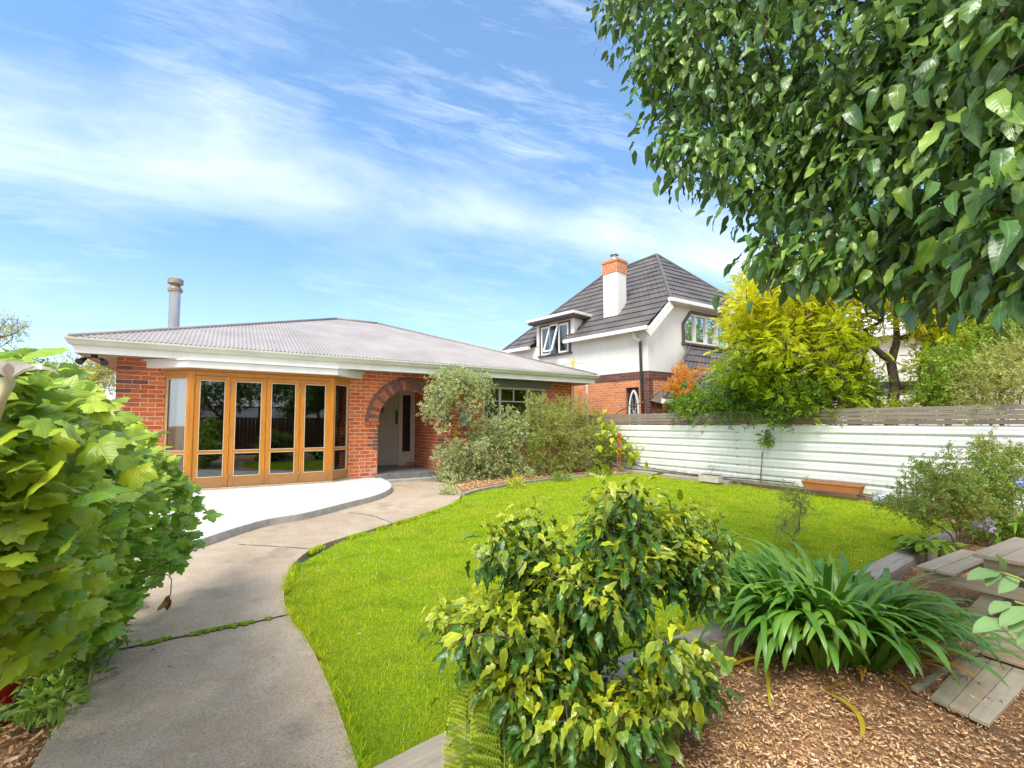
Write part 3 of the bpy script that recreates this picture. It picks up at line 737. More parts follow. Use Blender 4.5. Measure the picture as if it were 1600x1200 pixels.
d = MB(); d.box(4.95, 5.97, 1.955, 2.0, .23, z1-.004)
door = d.build('front_door', m_door, HE)
d = MB()
for (a_, c_, z_, y_) in ((5.08, 5.84, .36, .76), (5.08, 5.84, .86, 2.24)):     # raised mouldings framing two panels
    d.box(a_, c_, 1.943, 1.957, z_, z_+.03); d.box(a_, c_, 1.943, 1.957, y_-.03, y_)
    d.box(a_, a_+.03, 1.943, 1.957, z_+.03, y_-.03); d.box(c_-.03, c_, 1.943, 1.957, z_+.03, y_-.03)
d.build('door_panel', m_door, door)
d = MB(); d.tube([(5.91, 1.90, 1.45), (5.905, 1.87, 1.55), (5.91, 1.88, 1.68), (5.92, 1.92, 1.74)], .014, 6); d.tube([(5.91, 1.93, 1.50), (5.91, 1.90, 1.47)], .02, 6)
d.box(5.885, 5.935, 1.93, 1.957, 1.40, 1.80); d.build('door_handle', m_black, door)
d = MB(); d.tube([(5.5, 1.957, 1.86), (5.5, 1.92, 1.84), (5.5, 1.91, 1.78)], .02, 6); d.tube([(5.5, 1.91, 1.78), (5.53, 1.915, 1.74), (5.5, 1.915, 1.70), (5.47, 1.915, 1.74), (5.5, 1.91, 1.78)], .012, 6); d.build('door_knocker', m_black, door)
# bay
BP = [(.73, 0.), (1.18, -.40), (3.72, -.40), (4.17, 0.)]
BAY = empty('bay_window', (0, 0, 0)); BAY.parent = HE
def off(pts, o):     # offset the bay polyline outwards
    out = []
    for i, p in enumerate(pts):
        p = np.array(p)
        if i in (0, 3):
            d = np.array(pts[1])-np.array(pts[0]) if i == 0 else np.array(pts[3])-np.array(pts[2])
            d /= np.linalg.norm(d); n_ = np.array([d[1], -d[0]])
            q_ = p+n_*o; t = (-q_[1])/d[1]; out.append(tuple(q_+d*t))
        else:
            d1 = np.array(pts[i])-np.array(pts[i-1]); d1 /= np.linalg.norm(d1); d2 = np.array(pts[i+1])-np.array(pts[i]); d2 /= np.linalg.norm(d2)
            n1 = np.array([d1[1], -d1[0]]); n2 = np.array([d2[1], -d2[0]]); m_ = n1+n2; m_ /= np.linalg.norm(m_)
            out.append(tuple(p+m_*o/np.dot(m_, n1)))
    return out
def bayprism(o, z0, z1, mat, name, inner=None, bev=.004):
    b = MB(); P_ = off(BP, o); b.prism(P_[::1], z0, z1); return b.build(name, mat, BAY, bevel=bev)
bayprism(.20, 2.465, 2.595, m_white, 'cornice_board')
bayprism(.235, 2.598, 2.635, m_white, 'cornice_cap')
bayprism(.05, 2.425, 2.462, m_wood, 'cornice_soffit')
b = MB(); b.prism(off(BP, .06), .131, .165); b.build('threshold', M('pale_threshold', (.50, .38, .26), (.40, .28, .18), 9, .7, .3, .2), BAY, bevel=.004)
def seg(mb, A, B, a, c, z0, z1, t0=-.03, t1=.03, mi=0):     # a box standing on line A-B between distances a and c
    A = np.array(A); B = np.array(B); d = B-A; d = d/np.linalg.norm(d); n_ = np.array([d[1], -d[0]])
    q = [A+d*a+n_*t0, A+d*c+n_*t0, A+d*c+n_*t1, A+d*a+n_*t1]
    mb.hexa([(p[0], p[1], z0) for p in (q[3], q[2], q[1], q[0])][::1]+[(p[0], p[1], z1) for p in (q[3], q[2], q[1], q[0])], mi)
def leaf_(A, B, a, c, name, st=.085, zb=.17, zt=2.33, mid=.83, bot=.20, top=.085, glass=m_glass):
    L = empty(name, (0, 0, 0)); L.parent = BAY
    s = MB(); seg(s, A, B, a, a+st, zb, zt, -.022, .022); seg(s, A, B, c-st, c, zb, zt, -.022, .022); each(s, 'stile', m_wood, L, bevel=.004)
    s = MB(); seg(s, A, B, a+st, c-st, zb, zb+bot, -.02, .02); seg(s, A, B, a+st, c-st, mid, mid+.05, -.02, .02); seg(s, A, B, a+st, c-st, zt-top, zt, -.02, .02)
    each(s, 'rail', m_woodh, L, bevel=.003)
    s = MB()
    for z0, z1 in ((zb+bot, mid), (mid+.05, zt-top)):
        for q0, q1, za, zc in ((a+st, a+st+.012, z0, z1), (c-st-.012, c-st, z0, z1), (a+st+.012, c-st-.012, z0, z0+.012), (a+st+.012, c-st-.012, z1-.012, z1)):
            seg(s, A, B, q0, q1, za, zc, .004, .024)
    s.build('glazing_bead', m_bead, L)
    for z0, z1 in ((zb+bot, mid), (mid+.05, zt-top)):
        s = MB(); seg(s, A, B, a+st, c-st, z0, z1, -.003, .003); s.build('pane', glass, L)
    return L
w4 = 2.54/4
for i in range(4):
    L = leaf_(BP[1], BP[2], i*w4+(.045 if i == 0 else .003), (i+1)*w4-(.045 if i == 3 else .003), 'folding_door')
h_ = MB()
for i in (1, 3):
    for z in (.36, 1.25, 2.1):
        p = np.array(BP[1])+np.array([1, 0])*i*w4; h_.tube([(p[0], p[1]-.028, z-.045), (p[0], p[1]-.028, z+.045)], .008, 6)
each(h_, 'hinge', m_cowl, BAY)
sl = math.hypot(.45, .40)
leaf_(BP[0], BP[1], .03, sl-.04, 'side_window', st=.045, zt=2.36, glass=m_glass2)
leaf_(BP[2], BP[3], .04, sl-.03, 'side_window', st=.045, zt=2.36)
b = MB(); b.box(.735, .83, -.01, .12, .14, 2.45); b.box(4.07, 4.165, -.01, .12, .14, 2.45)
for p in (BP[1], BP[2]): b.box(p[0]-.045, p[0]+.045, p[1]-.04, p[1]+.05, .165, 2.42)
each(b, 'corner_post', m_wood, BAY, bevel=.005)
b = MB(); seg(b, BP[1], BP[2], .045, 2.54-.045, 2.335, 2.42, -.03, .03); seg(b, BP[0], BP[1], .03, sl-.03, 2.36, 2.42); seg(b, BP[2], BP[3], .03, sl-.03, 2.36, 2.42); each(b, 'head_rail', m_woodh, BAY, bevel=.004)
# room behind the bay
rm = MB()
def inroom(mb, u0, u1, w0, w1, z0, z1):
    v = [(u0, w0, z0), (u1, w0, z0), (u1, w1, z0), (u0, w1, z0), (u0, w0, z1), (u1, w0, z1), (u1, w1, z1), (u0, w1, z1)]
    mb.add(v, [(3, 2, 6, 7), (0, 3, 7, 4), (2, 1, 5, 6)], 0); mb.add(v, [(4, 7, 6, 5)], 0); mb.add(v, [(0, 1, 2, 3)], 1)
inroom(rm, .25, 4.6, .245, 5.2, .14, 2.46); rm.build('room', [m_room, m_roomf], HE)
rm = MB(); rm.prism([(.78, .24), (1.2, -.33), (3.7, -.33), (4.12, .24)], .15, .166, 0); rm.build('bay_floor', m_roomf, HE)
f_ = MB(); f_.box(1.3, 3.0, 3.3, 4.1, .14, .55); f_.box(1.3, 3.0, 4.0, 4.2, .55, .95); f_.box(1.2, 1.4, 3.3, 4.2, .14, .75); f_.box(2.95, 3.15, 3.3, 4.2, .14, .75); f_.build('sofa', M('grey_sofa', (.12, .11, .11), (.09, .085, .085), 7, .9), HE, bevel=.05)
f_ = MB(); f_.box(2.2, 3.6, 5.1, 5.16, 1.2, 1.9); f_.build('picture_frame', m_black, HE)
lampm = N('warm_bulb'); em = lampm.n('ShaderNodeEmission'); em.inputs[0].default_value = (1, .55, .15, 1); em.inputs[1].default_value = 6.; lampm = lampm.done(em.outputs[0])
def curtain(A, B, z0, z1, mat, name, folds=9, amp=.03, lean=0.):
    A = np.array(A); B = np.array(B); d = B-A; L = np.linalg.norm(d); d /= L; n_ = np.array([-d[1], d[0]]); k = 60; V = []; F = []; rows = 8
    for j in range(rows+1):
        t = j/rows; z = z0+(z1-z0)*t
        for i in range(k+1):
            s = i/k; a = amp*math.sin(s*folds*2*math.pi+.8*math.sin(t*2))*(1.1-.4*t)
            p = A+d*(L*s*(1-.12*(1-t)*0)+lean*(1-t))+n_*a; V.append((p[0], p[1], z))
    for j in range(rows):
        for i in range(k): q = j*(k+1)+i; F.append((q, q+1, q+k+2, q+k+1))
    m = MB(); m.v = V; m.f = F; m.m = [0]*len(F); return m.build(name, mat, HE, smooth=True)
curtain((.93, .0), (1.08, -.13), .2, 2.34, m_curt, 'net_curtain', 5, .018, -.03)
curtain((1.17, -.12), (1.36, -.2), .2, 2.34, m_mauve, 'mauve_curtain', 4, .02)
curtain((3.74, -.24), (3.99, -.02), .2, 2.36, m_curt, 'net_curtain', 4, .018)
curtain((3.66, -.2), (3.84, -.10), .2, 2.36, m_mauve, 'mauve_curtain', 4, .02)
# window on the right of the front
W = MB()
for (a_, c_, z_, y_) in ((7.70, 7.76, .92, 2.44), (9.68, 9.74, .92, 2.44), (7.76, 9.68, .92, .98), (7.76, 9.68, 2.38, 2.44), (8.22, 8.28, .98, 2.38), (9.14, 9.20, .98, 2.38)):
    W.box(a_, c_, .02, .12, z_, y_)
for a_, c_ in ((7.76, 8.22), (9.20, 9.68)): W.box(a_, c_, .045, .09, 2.02, 2.05)
W.box(8.28, 9.14, .045, .09, 2.02, 2.05); W.box(8.70, 8.73, .045, .09, 2.05, 2.38)
WF = W.build('front_window', m_doorf, HE, bevel=.003)
b = MB(); b.box(7.72, 9.72, .068, .074, .94, 2.42); b.build('pane', m_glass, WF)
b = MB(); b.box(7.62, 9.82, -.05, .02, .86, .918); b.build('window_sill', m_doorf, WF, bevel=.004)
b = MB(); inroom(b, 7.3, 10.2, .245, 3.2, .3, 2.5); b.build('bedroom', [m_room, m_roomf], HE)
curtain((7.8, .16), (8.2, .16), .95, 2.4, m_curt, 'net_curtain', 8, .02); curtain((9.3, .16), (9.66, .16), .95, 2.4, m_curt, 'net_curtain', 8, .02)
b = MB(); b.box(7.66, 9.98, -.03, -.004, 2.445, 2.632)
for i in range(9): b.box(7.9+i*.24, 7.905+i*.24, -.034, -.03, 2.45, 2.63)
b.build('cladding_board', m_blueg, HE)
# eaves, gutter, roof
E0, E1, W0, W1 = -.48, LU+.48, -.48, LW+.48
b = MB(); b.box(E0, E1, W0, .0-.005, 2.645, 2.66); b.box(E0, -.005, -.005, LW, 2.645, 2.66); b.box(LU+.005, E1, -.005, LW, 2.645, 2.66); b.box(E0, E1, LW, W1, 2.645, 2.66)
b.build('soffit', m_soffit, HE)
b = MB()
b.box(E0-.02, E1+.02, W0-.022, W0, 2.625, 2.84); b.box(E0-.022, E0, W0, W1, 2.625, 2.84); b.box(E1, E1+.022, W0, W1, 2.625, 2.84); b.box(E0-.02, E1+.02, W1, W1+.022, 2.625, 2.84)
b.build('fascia', m_white, HE, bevel=.003)
def gutterprof(a, bb, outx):
    """ogee gutter between two corners; outx points outwards"""
    a = Vector(a); bb = Vector(bb); o = Vector(outx); pr_ = [(0, 0), (.055, -.0), (.075, .03), (.082, .06), (.105, .085), (.105, .118), (.095, .118), (.0, .100)]
    k = len(pr_); m = MB(); d = (bb-a).normalized(); V = []
    for e, s in ((a, -1), (bb, 1)):
        for x, z in pr_: V.append(tuple(e+o*x+d*s*x+Vector((0, 0, z))))
    F = [(i, (i+1) % k, k+(i+1) % k, k+i) for i in range(k)]+[tuple(range(k-1, -1, -1)), tuple(range(k, 2*k))]
    return m.add(V, F)
for a_, c_, o_ in (((E0-.022, W0-.022, 2.765), (E1+.022, W0-.022, 2.765), (0, -1, 0)), ((E0-.022, W1+.022, 2.765), (E0-.022, W0-.022, 2.765), (-1, 0, 0)), ((E1+.022, W0-.022, 2.765), (E1+.022, W1+.022, 2.765), (1, 0, 0)), ((E1+.022, W1+.022, 2.765), (E0-.022, W1+.022, 2.765), (0, 1, 0))):
    gutterprof(a_, c_, o_).build('gutter', m_gutter, HE)
RX0, RX1, RY0, RY1, RZ, PITCH = -.55, LU+.55, -.55, LW+.55, 2.885, .371
def corr(A, ex, ey, L, Hh):
    n = int(L/.0127); V = []; F = []
    for i in range(n+1):
        x = L*i/n; t = min(x, L-x, Hh); zz = .009*math.sin(2*math.pi*x/.0762)
        for k, v in enumerate((0., max(t, .01))):
            V.append((A[0]+ex[0]*x+ey[0]*v, A[1]+ex[1]*x+ey[1]*v, A[2]+v*PITCH+zz+.012))
    for i in range(n): F.append((2*i, 2*i+2, 2*i+3, 2*i+1))
    m = MB(); m.v = V; m.f = F; m.m = [0]*len(F); return m.build('roof_slope', m_roof, HE, smooth=True)
Lr, Dr = RX1-RX0, RY1-RY0
corr((RX0, RY0, RZ), (1, 0), (0, 1), Lr, Dr/2); corr((RX1, RY1, RZ), (-1, 0), (0, -1), Lr, Dr/2)
corr((RX0, RY1, RZ), (0, -1), (1, 0), Dr, Dr/2); corr((RX1, RY0, RZ), (0, 1), (-1, 0), Dr, Dr/2)
zr = RZ+Dr/2*PITCH; r1 = (RX0+Dr/2, (RY0+RY1)/2, zr+.025); r2 = (RX1-Dr/2, (RY0+RY1)/2, zr+.025)
b = MB(); b.tube([r1, r2], .05, 8)
for c_, e_ in (((RX0, RY0, RZ+.01), r1), ((RX0, RY1, RZ+.01), r1), ((RX1, RY0, RZ+.01), r2), ((RX1, RY1, RZ+.01), r2)): b.tube([c_, e_], .045, 8)
b.build('ridge_cap', m_ridge, HE, smooth=True)
# flue
p = P(271.5, 512, 10.2); top = P(272, 437, 10.2); g2 = (p[0]-OH[0], p[1]-OH[1]); uu = g2[0]*math.cos(AH)+g2[1]*math.sin(AH); ww = -g2[0]*math.sin(AH)+g2[1]*math.cos(AH)
zt = top[2]; b = MB(); b.tube([(uu, ww, p[2]-.6), (uu, ww, zt-.30)], .108, 20); b.tube([(uu, ww, zt-.30), (uu, ww, zt-.28)], .118, 20); fl_ = b.build('flue', m_steel, HE, smooth=False)
b = MB(); b.tube([(uu, ww, zt-.28), (uu, ww, zt-.22), (uu, ww, zt-.15), (uu, ww, zt-.12)], [.14, .145, .09, .085], 20); b.tube([(uu, ww, zt-.12), (uu, ww, zt-.10), (uu, ww, zt), (uu, ww, zt+.02)], [.12, .15, .15, .12], 20); b.build('cowl', m_cowl, fl_)
# things fixed to or standing by the house
t = empty('security_light', H(-.30, -.12, 2.64), AH, 'black twin floodlight under the left corner of the brick house eaves', 'light')
b = MB(); b.tube([(0, 0, 0), (0, 0, -.05)], .05, 12); b.build('mount', m_black, t)
for s in (-1, 1):
    b = MB(); b.tube([(0, 0, -.04), (s*.10, -.03, -.06), (s*.13, -.06, -.09)], .012, 6); b.tube([(s*.11, -.04, -.07), (s*.15, -.10, -.12), (s*.17, -.14, -.15)], [.03, .05, .062], 12); b.build('lamp_head', m_black, t)
t = empty('hose_reel', H(6.95, -.03, .72), AH, 'grey hose box with coiled yellow hose on the brick wall right of the porch', 'hose reel')
b = MB(); b.box(.02, .30, -.10, .0, .62, .90); b.box(.02, .30, -.10, .0, .905, 1.03); b.build('box', M('blue_grey_plastic', (.23, .31, .30), (.18, .25, .25), 7, .5), t, bevel=.01)
b = MB()
for k in range(5):
    rr = .25+.018*k; b.tube([(.17+rr*math.cos(a_)*(.95), -.05-.012*(k % 3), .45+rr*1.25*math.sin(a_)) for a_ in np.linspace(0, 2*math.pi, 30)], .009, 6, cap=False)
b.build('hose', M('yellow_hose', (.75, .50, .01), (.66, .42, .01), 5, .4), t, smooth=True)
for k, (u_, l_) in enumerate(((6.13, 'small terracotta pot nearest the centre of the porch by the front door'), (6.27, 'small terracotta pot against the right brick wall of the porch'))):
    t = empty('flower_pot', H(u_, 1.55, .205), 0, l_, 'pot', 'small pots beside the front door')
    b = MB(); b.tube([(0, 0, 0), (0, 0, .08), (0, 0, .082), (0, 0, .105)], [.04, .055, .065, .065], 14); b.build('pot', m_terra, t); b = MB(); b.tube([(0, 0, .10), (0, 0, .109)], .055, 12); b.build('soil', m_soil, t)
# ------------------------------------------------------------------ neighbour's two storey house
NC = np.array([4.33, 14.5, 0.]); na_ = np.array([-.6716, .7407, 0.]); nb_ = np.array([.853, .5226, 0.]); nin = np.array([.7407, .6716, 0.]); UPv = np.array([0, 0, 1.])
nfo = np.array([.5226, -.853, 0.])          # outward normal of the gable wall (towards the garden)
NH = empty('neighbour_house', tuple(NC), math.atan2(-na_[1], -na_[0]), 'white and brick two storey house with steep charcoal tiled roof beyond the white fence', 'house')
NL = np.linalg.inv(np.array(Matrix.Translation(NH.location) @ Matrix.Rotation(NH.rotation_euler[2], 4, 'Z')))
def nl(p): return tuple((NL @ np.array([*p, 1.]))[:3])
class NB(MB):
    def add(s, vs, fs, mi=0): return MB.add(s, [nl(p) for p in vs], fs, mi)
def slab(mb, pts, nrm, t, mi=0):      # polygon extruded along -nrm
    pts = [np.array(p, float) for p in pts]; n = len(pts); nrm = np.array(nrm, float); back = [p-nrm*t for p in pts]
    return mb.add(pts+back, [tuple(range(n)), tuple(range(2*n-1, n-1, -1))]+[(i, n+i, n+(i+1) % n, (i+1) % n) for i in range(n)], mi)
def sidept(px, py, o=0.): return onplane(px, py, NC-nin*o, nin)
def frontpt(px, py, o=0.): return onplane(px, py, NC+nfo*o, nfo)
zb = sidept(1013, 579)[2]; ze = sidept(1012, 513)[2]; S_ = 7.3
def SP_(s, z, o=0.): return NC+na_*s+UPv*z-nin*o
def FP_(t, z, o=0.): return NC+nb_*t+UPv*z+nfo*o
# gothic window opening in the brick of the side wall
gl, gr_, gt = 1003-25+.0, 998., 606.
ga = np.dot(sidept(978, 630)-NC, na_); gb = np.dot(sidept(998.5, 630)-NC, na_); gz = sidept(988, 605.5)[2]; gz0 = .9
b = NB()
def sbox(mb, s0, s1, z0, z1, o0=-.2, o1=0., mi=0):
    P0 = [SP_(s1, z0, o1), SP_(s0, z0, o1), SP_(s0, z0, o0), SP_(s1, z0, o0), SP_(s1, z1, o1), SP_(s0, z1, o1), SP_(s0, z1, o0), SP_(s1, z1, o0)]
    return mb.hexa(P0, mi)
def fbox(mb, t0, t1, z0, z1, o0=-.2, o1=0., mi=0):
    P0 = [FP_(t0, z0, o1), FP_(t1, z0, o1), FP_(t1, z0, o0), FP_(t0, z0, o0), FP_(t0, z1, o1), FP_(t1, z1, o1), FP_(t1, z1, o0), FP_(t0, z1, o0)]
    return mb.hexa(P0, mi)
sbox(b, .0, gb, 0, zb-.26); sbox(b, ga, S_, 0, zb-.26); sbox(b, gb, ga, gz, zb-.26); sbox(b, gb, ga, 0, gz0)
b.build('lower_wall', m_nbrick, NH)
b = NB(); fbox(b, .20, 7.6, 0, zb-.26, -.2, 0.); b.build('lower_wall', m_nbrick, NH)
b = NB(); sbox(b, -.02, S_, zb-.258, zb, -.2, .012); fbox(b, .0, 7.6, zb-.258, zb, -.2, .012); sbox(b, -.012, .24, 0, zb-.262, -.1, .008); fbox(b, .0, .19, 0, zb-.262, -.1, .008)
b.build('clinker_course', m_clinker, NH)
b = NB(); sbox(b, 0, S_, zb+.002, ze+.02, -.2, 0.)
b.build('upper_wall', m_stucco, NH)
# gable wall above the brick, with the clipped top corner under the verge
E0p = onplane(1009, 511, NC-nin*.28, nin)
V1 = frontpt(1048, 467, .25); R1 = V1+nb_*4.6
def fw(t, z): return FP_(t, z, 0.)
tV = np.dot(V1-NC, nb_)
wz1 = frontpt(1068, 600)[2]
wl, wr = frontpt(1067, 545), frontpt(1139, 540); wt = frontpt(1085, 489)[2]; wb = frontpt(1069, 537)[2]
tl, tr = np.dot(wl-NC, nb_), np.dot(wr-NC, nb_); ch = (tr-tl)*.16
b = NB()
slab(b, [fw(0.2, zb+.002), fw(tl, zb+.002), fw(tl, V1[2]-.1), fw(tV+.05, V1[2]-.1), fw(.2, ze+.12)], nfo, .2)
slab(b, [fw(tl, zb+.002), fw(tr, zb+.002), fw(tr, wb), fw(tl, wb)], nfo, .2)
slab(b, [fw(tl, wt), fw(tr, wt), fw(tr, V1[2]-.1), fw(tl, V1[2]-.1)], nfo, .2)
slab(b, [fw(tl, wt-ch*1.1), fw(tl+ch, wt), fw(tl, wt)], nfo, .2); slab(b, [fw(tr, wt-ch*1.1), fw(tr, wt), fw(tr-ch, wt)], nfo, .2)
slab(b, [fw(tr, zb+.002), fw(7.4, zb+.002), fw(7.4, V1[2]-.1), fw(tr, V1[2]-.1)], nfo, .2)
slab(b, [fw(0., zb+.002), fw(.198, zb+.002), fw(.198, ze+.12), fw(0., ze+.0)], nfo, .2)
b.build('gable_wall', m_stucco, NH)
b = NB(); fr_ = [fw(tl, wb), fw(tl, wt-ch*1.1), fw(tl+ch, wt), fw(tr-ch, wt), fw(tr, wt-ch*1.1), fw(tr, wb)]
for i in range(5): b.bar(fr_[i]+nfo*.02, fr_[i+1]+nfo*.02, .09, .09, up=nfo)
b.bar(fr_[0]+nfo*.04-nb_*.08, fr_[5]+nfo*.04+nb_*.08, .07, .12, up=nfo)
UW = b.build('upper_window', m_brown, NH)
b = NB(); n4 = 4
for i in range(n4+1):
    t = tl+.06+(tr-tl-.12)*i/n4; zt_ = wt-.07 if 0 < i < n4 else wt-ch*1.1-.02
    b.bar(fw(t, wb+.05)+nfo*-.03, fw(t, zt_)+nfo*-.03, .075, .06, up=nfo)
b.bar(fw(tl+.06, wb+.09)-nfo*.03, fw(tr-.06, wb+.09)-nfo*.03, .06, .07, up=nfo); b.bar(fw(tl+ch, wt-.08)-nfo*.03, fw(tr-ch, wt-.08)-nfo*.03, .06, .07, up=nfo)
b.bar(fw(tl+.07, wt-ch*1.1-.03)-nfo*.03, fw(tl+ch+.02, wt-.08)-nfo*.03, .06, .06, up=nfo); b.bar(fw(tr-.07, wt-ch*1.1-.03)-nfo*.03, fw(tr-ch-.02, wt-.08)-nfo*.03, .06, .06, up=nfo)
b.build('window_frame', m_whiten, UW)
b = NB(); slab(b, [p-nfo*.06 for p in fr_], nfo, .008); b.build('pane', m_glass2, UW)
def ncurt(t0, t1, z0, z1, o, folds):
    V = []; F = []; k = 30
    for i in range(k+1):
        p = FP_(t0+(t1-t0)*i/k, 0, o+.035*math.sin(i/k*folds*6.28)); V += [nl(p+UPv*z0), nl(p+UPv*z1)]
    for i in range(k): F.append((2*i, 2*i+2, 2*i+3, 2*i+1))
    m = MB(); m.v = V; m.f = F; m.m = [0]*len(F); m.build('curtain', m_curt, UW, smooth=True)
ww_ = tr-tl
for a_, c_ in ((.03, .22), (.27, .40), (.53, .72), (.77, .97)): ncurt(tl+ww_*a_, tl+ww_*c_, wb+.03, wt-.03, -.17, 4)
b = NB(); slab(b, [FP_(tl-.3, wb-.3, -.9), FP_(tr+.3, wb-.3, -.9), FP_(tr+.3, wt+.3, -.9), FP_(tl-.3, wt+.3, -.9)], nfo, .05); b.build('room_back', m_roomf, NH)
# gothic window
b = NB(); slab(b, [SP_(ga+.04, gz0-.0, -.10), SP_(gb-.04, gz0, -.10), SP_(gb-.04, gz+.04, -.10), SP_(ga+.04, gz+.04, -.10)], -nin, .05)
GW = b.build('gothic_window', m_black, NH)
gc = (ga+gb)/2-.03; gw = (ga-gb)*.34; zs = gz-.75
def gothic(w, hh):
    pts = []
    for i in range(11): a_ = i/10*R(62); pts.append((gc-w+2*w*0+ (2*w)*(1-math.cos(a_))*.94, zs+hh*math.sin(a_)/math.sin(R(62))))
    L = [(s, z) for s, z in pts]; k = (gc-L[-1][0]); L = [(s if i < 0 else s+(k*(i/10)), z) for i, (s, z) in enumerate(L)]
    Rr = [(2*gc-s, z) for s, z in L][::-1]
    return L+Rr[1:]
arc = [(gc-gw, gz0)]+gothic(gw, .66)+[(gc+gw, gz0)]
b = NB(); pts = [SP_(s, z, -.05) for s, z in arc]
for i in range(len(pts)-1): b.bar(pts[i], pts[i+1], .05, .06, up=-nin)
b.build('arched_frame', m_whiten, GW)
b = NB()
for dz in (.25, .62, 1.0, 1.38): 
    if gz0+dz < zs+.3: b.bar(SP_(gc-gw, gz0+dz, -.07), SP_(gc+gw, gz0+dz, -.07), .012, .012, up=-nin)
b.bar(SP_(gc-gw*.3, gz0, -.07), SP_(gc-gw*.3, zs+.42, -.07), .012, .012, up=-nin); b.bar(SP_(gc+gw*.35, gz0, -.07), SP_(gc+gw*.35, zs+.4, -.07), .012, .012, up=-nin)
b.bar(SP_(gc-.05, zs-.12, -.065), SP_(gc+.06, zs+.0, -.065), .06, .01, up=-nin); b.bar(SP_(gc+.05, zs-.15, -.065), SP_(gc-.04, zs+.02, -.065), .04, .01, up=-nin)
b.build('leading', M('lead_bars', (.45, .45, .42), (.3, .3, .28), 6, .5), GW)
# roof planes: side slope, hipped front
sl_dir = nin*math.cos(R(45))+UPv*math.sin(R(45)); nS = np.cross(na_, sl_dir); nS = nS if nS[2] > 0 else -nS
def sroof(px, py): return onplane(px, py, E0p, nS)
EF = sroof(785, 550); Bp = sroof(944, 431); Ap = sroof(1026, 399.5); V1s = sroof(1048, 466)
R1 = V1s+nb_*5.2; 
nF = np.cross(R1-V1s, Ap-V1s); nF /= np.linalg.norm(nF); nF = nF if nF[2] > 0 else -nF
def tiles(name, O, ex, ev, nrm, xl, xr, vmax, row=.34, skip=None, mat=None):
    V = []; F = []; nr = int(math.ceil(vmax/row)); dx = .05
    for r in range(nr):
        v0 = r*row; v1 = min(v0+row, vmax)
        a0, a1 = xl(v0), xl(v1); c0, c1 = xr(v0), xr(v1); n = max(2, int(max(c0-a0, c1-a1)/dx)); k = len(V)
        for i in range(n+1):
            f = i/n
            for j, (v, a, c, h) in enumerate(((v0, a0, c0, .0), (v0, a0, c0, .035), (v1, a1, c1, .004))):
                x = a+(c-a)*f; w = abs(math.sin(math.pi*x/.19+r*.0))
                hh = h+(.018*(w**1.5) if j else -.02); vv = v-(.020*(w**1.5) if j == 1 else 0)
                V.append(nl(O+ex*x+ev*vv+nrm*hh))
        for i in range(n):
            x = (a0+a1)/2+((c0+c1)/2-(a0+a1)/2)*(i+.5)/n
            if skip and skip(x, (v0+v1)/2): continue
            q = k+3*i; F += [(q, q+3, q+4, q+1), (q+1, q+4, q+5, q+2)]
    m = MB(); m.v = V; m.f = F; m.m = [0]*len(F); return m.build(name, m_tile, NH)
def co_(p, O, ex, ev): d = p-O; return float(np.dot(d, ex)), float(np.dot(d, ev))
def piece(pts):       # piecewise linear x(v) from (x,v) pairs
    vs = [p[1] for p in pts]; xs = [p[0] for p in pts]; return lambda v: float(np.interp(v, vs, xs))
ex = na_; cE, cEF, cB, cA, cV = [co_(p, E0p, ex, sl_dir) for p in (E0p, EF, Bp, Ap, V1s)]
sD = [co_(sidept(x, y, .28), E0p, ex, sl_dir)[0] for x, y in ((884, 537), (828, 545))]; dz_ = co_(sroof(905, 500), E0p, ex, sl_dir)[1]
rEl = piece([(0, 0), cV, cA]); rEr = piece([(cEF[0], 0), cB, cA])
tiles('side_roof', E0p, ex, sl_dir, nS, rEl, lambda v: max(rEr(v), rEl(v)+.02), cA[1], skip=lambda x, v: sD[0]+.10 < x < sD[1]-.05 and v < 1.15)
exF = nb_; evF = np.cross(nF, exF); evF = evF if evF[2] > 0 else -evF
aF = co_(Ap, V1s, exF, evF); cR = (5.2, 0.)
tiles('front_roof', V1s, exF, evF, nF, piece([(0, 0), aF]), piece([cR, (aF[0]+.02, aF[1])]), aF[1])
# hidden far slopes close the roof
b = NB(); Rr1 = R1; Rb = EF+(R1-V1s)*1.0+na_*0
b.add([Ap, Bp, EF, EF+nb_*7.4, R1], [(0, 4, 3, 1), (1, 3, 2)]); b.build('rear_roof', m_tile, NH)
b = NB()
for p, q in ((V1s, Ap), (Ap, R1), (Ap, Bp), (Bp, EF)): b.tube([p+UPv*.04, q+UPv*.04], .06, 6)
b.build('ridge_tiles', M('ridge_tile', (.14, .13, .125), (.10, .095, .09), 4, .6), NH)
b = NB()
for p, q in ((E0p-nin*.05-UPv*.03-na_*.1, E0p+na_*(sD[0]+.05)-nin*.05-UPv*.03), (E0p+na_*(sD[1]-.0)-nin*.05-UPv*.03, EF-nin*.05-UPv*.03), (V1s+nfo*.05-UPv*.05-nb_*.12, R1+nfo*.05-UPv*.05)): b.bar(p, q, .13, .12)
each(b, 'gutter', m_whiten, NH)
b = NB(); b.bar(V1s-UPv*.20+nfo*.02, E0p-UPv*.22+nfo*.08-nin*.0, .05, .24); b.build('bargeboard', m_whiten, NH)
b = NB(); b.add([E0p-UPv*.06, E0p+na_*(sD[0]), SP_(sD[0], E0p[2]-.0), NC+UPv*(E0p[2]-.02)], [(0, 1, 2, 3), (3, 2, 1, 0)]); b.add([V1s-UPv*.1, R1-UPv*.1, FP_(7.4, V1[2]-.1), FP_(tV, V1[2]-.1)], [(0, 1, 2, 3)]); b.build('soffit', m_whiten, NH)
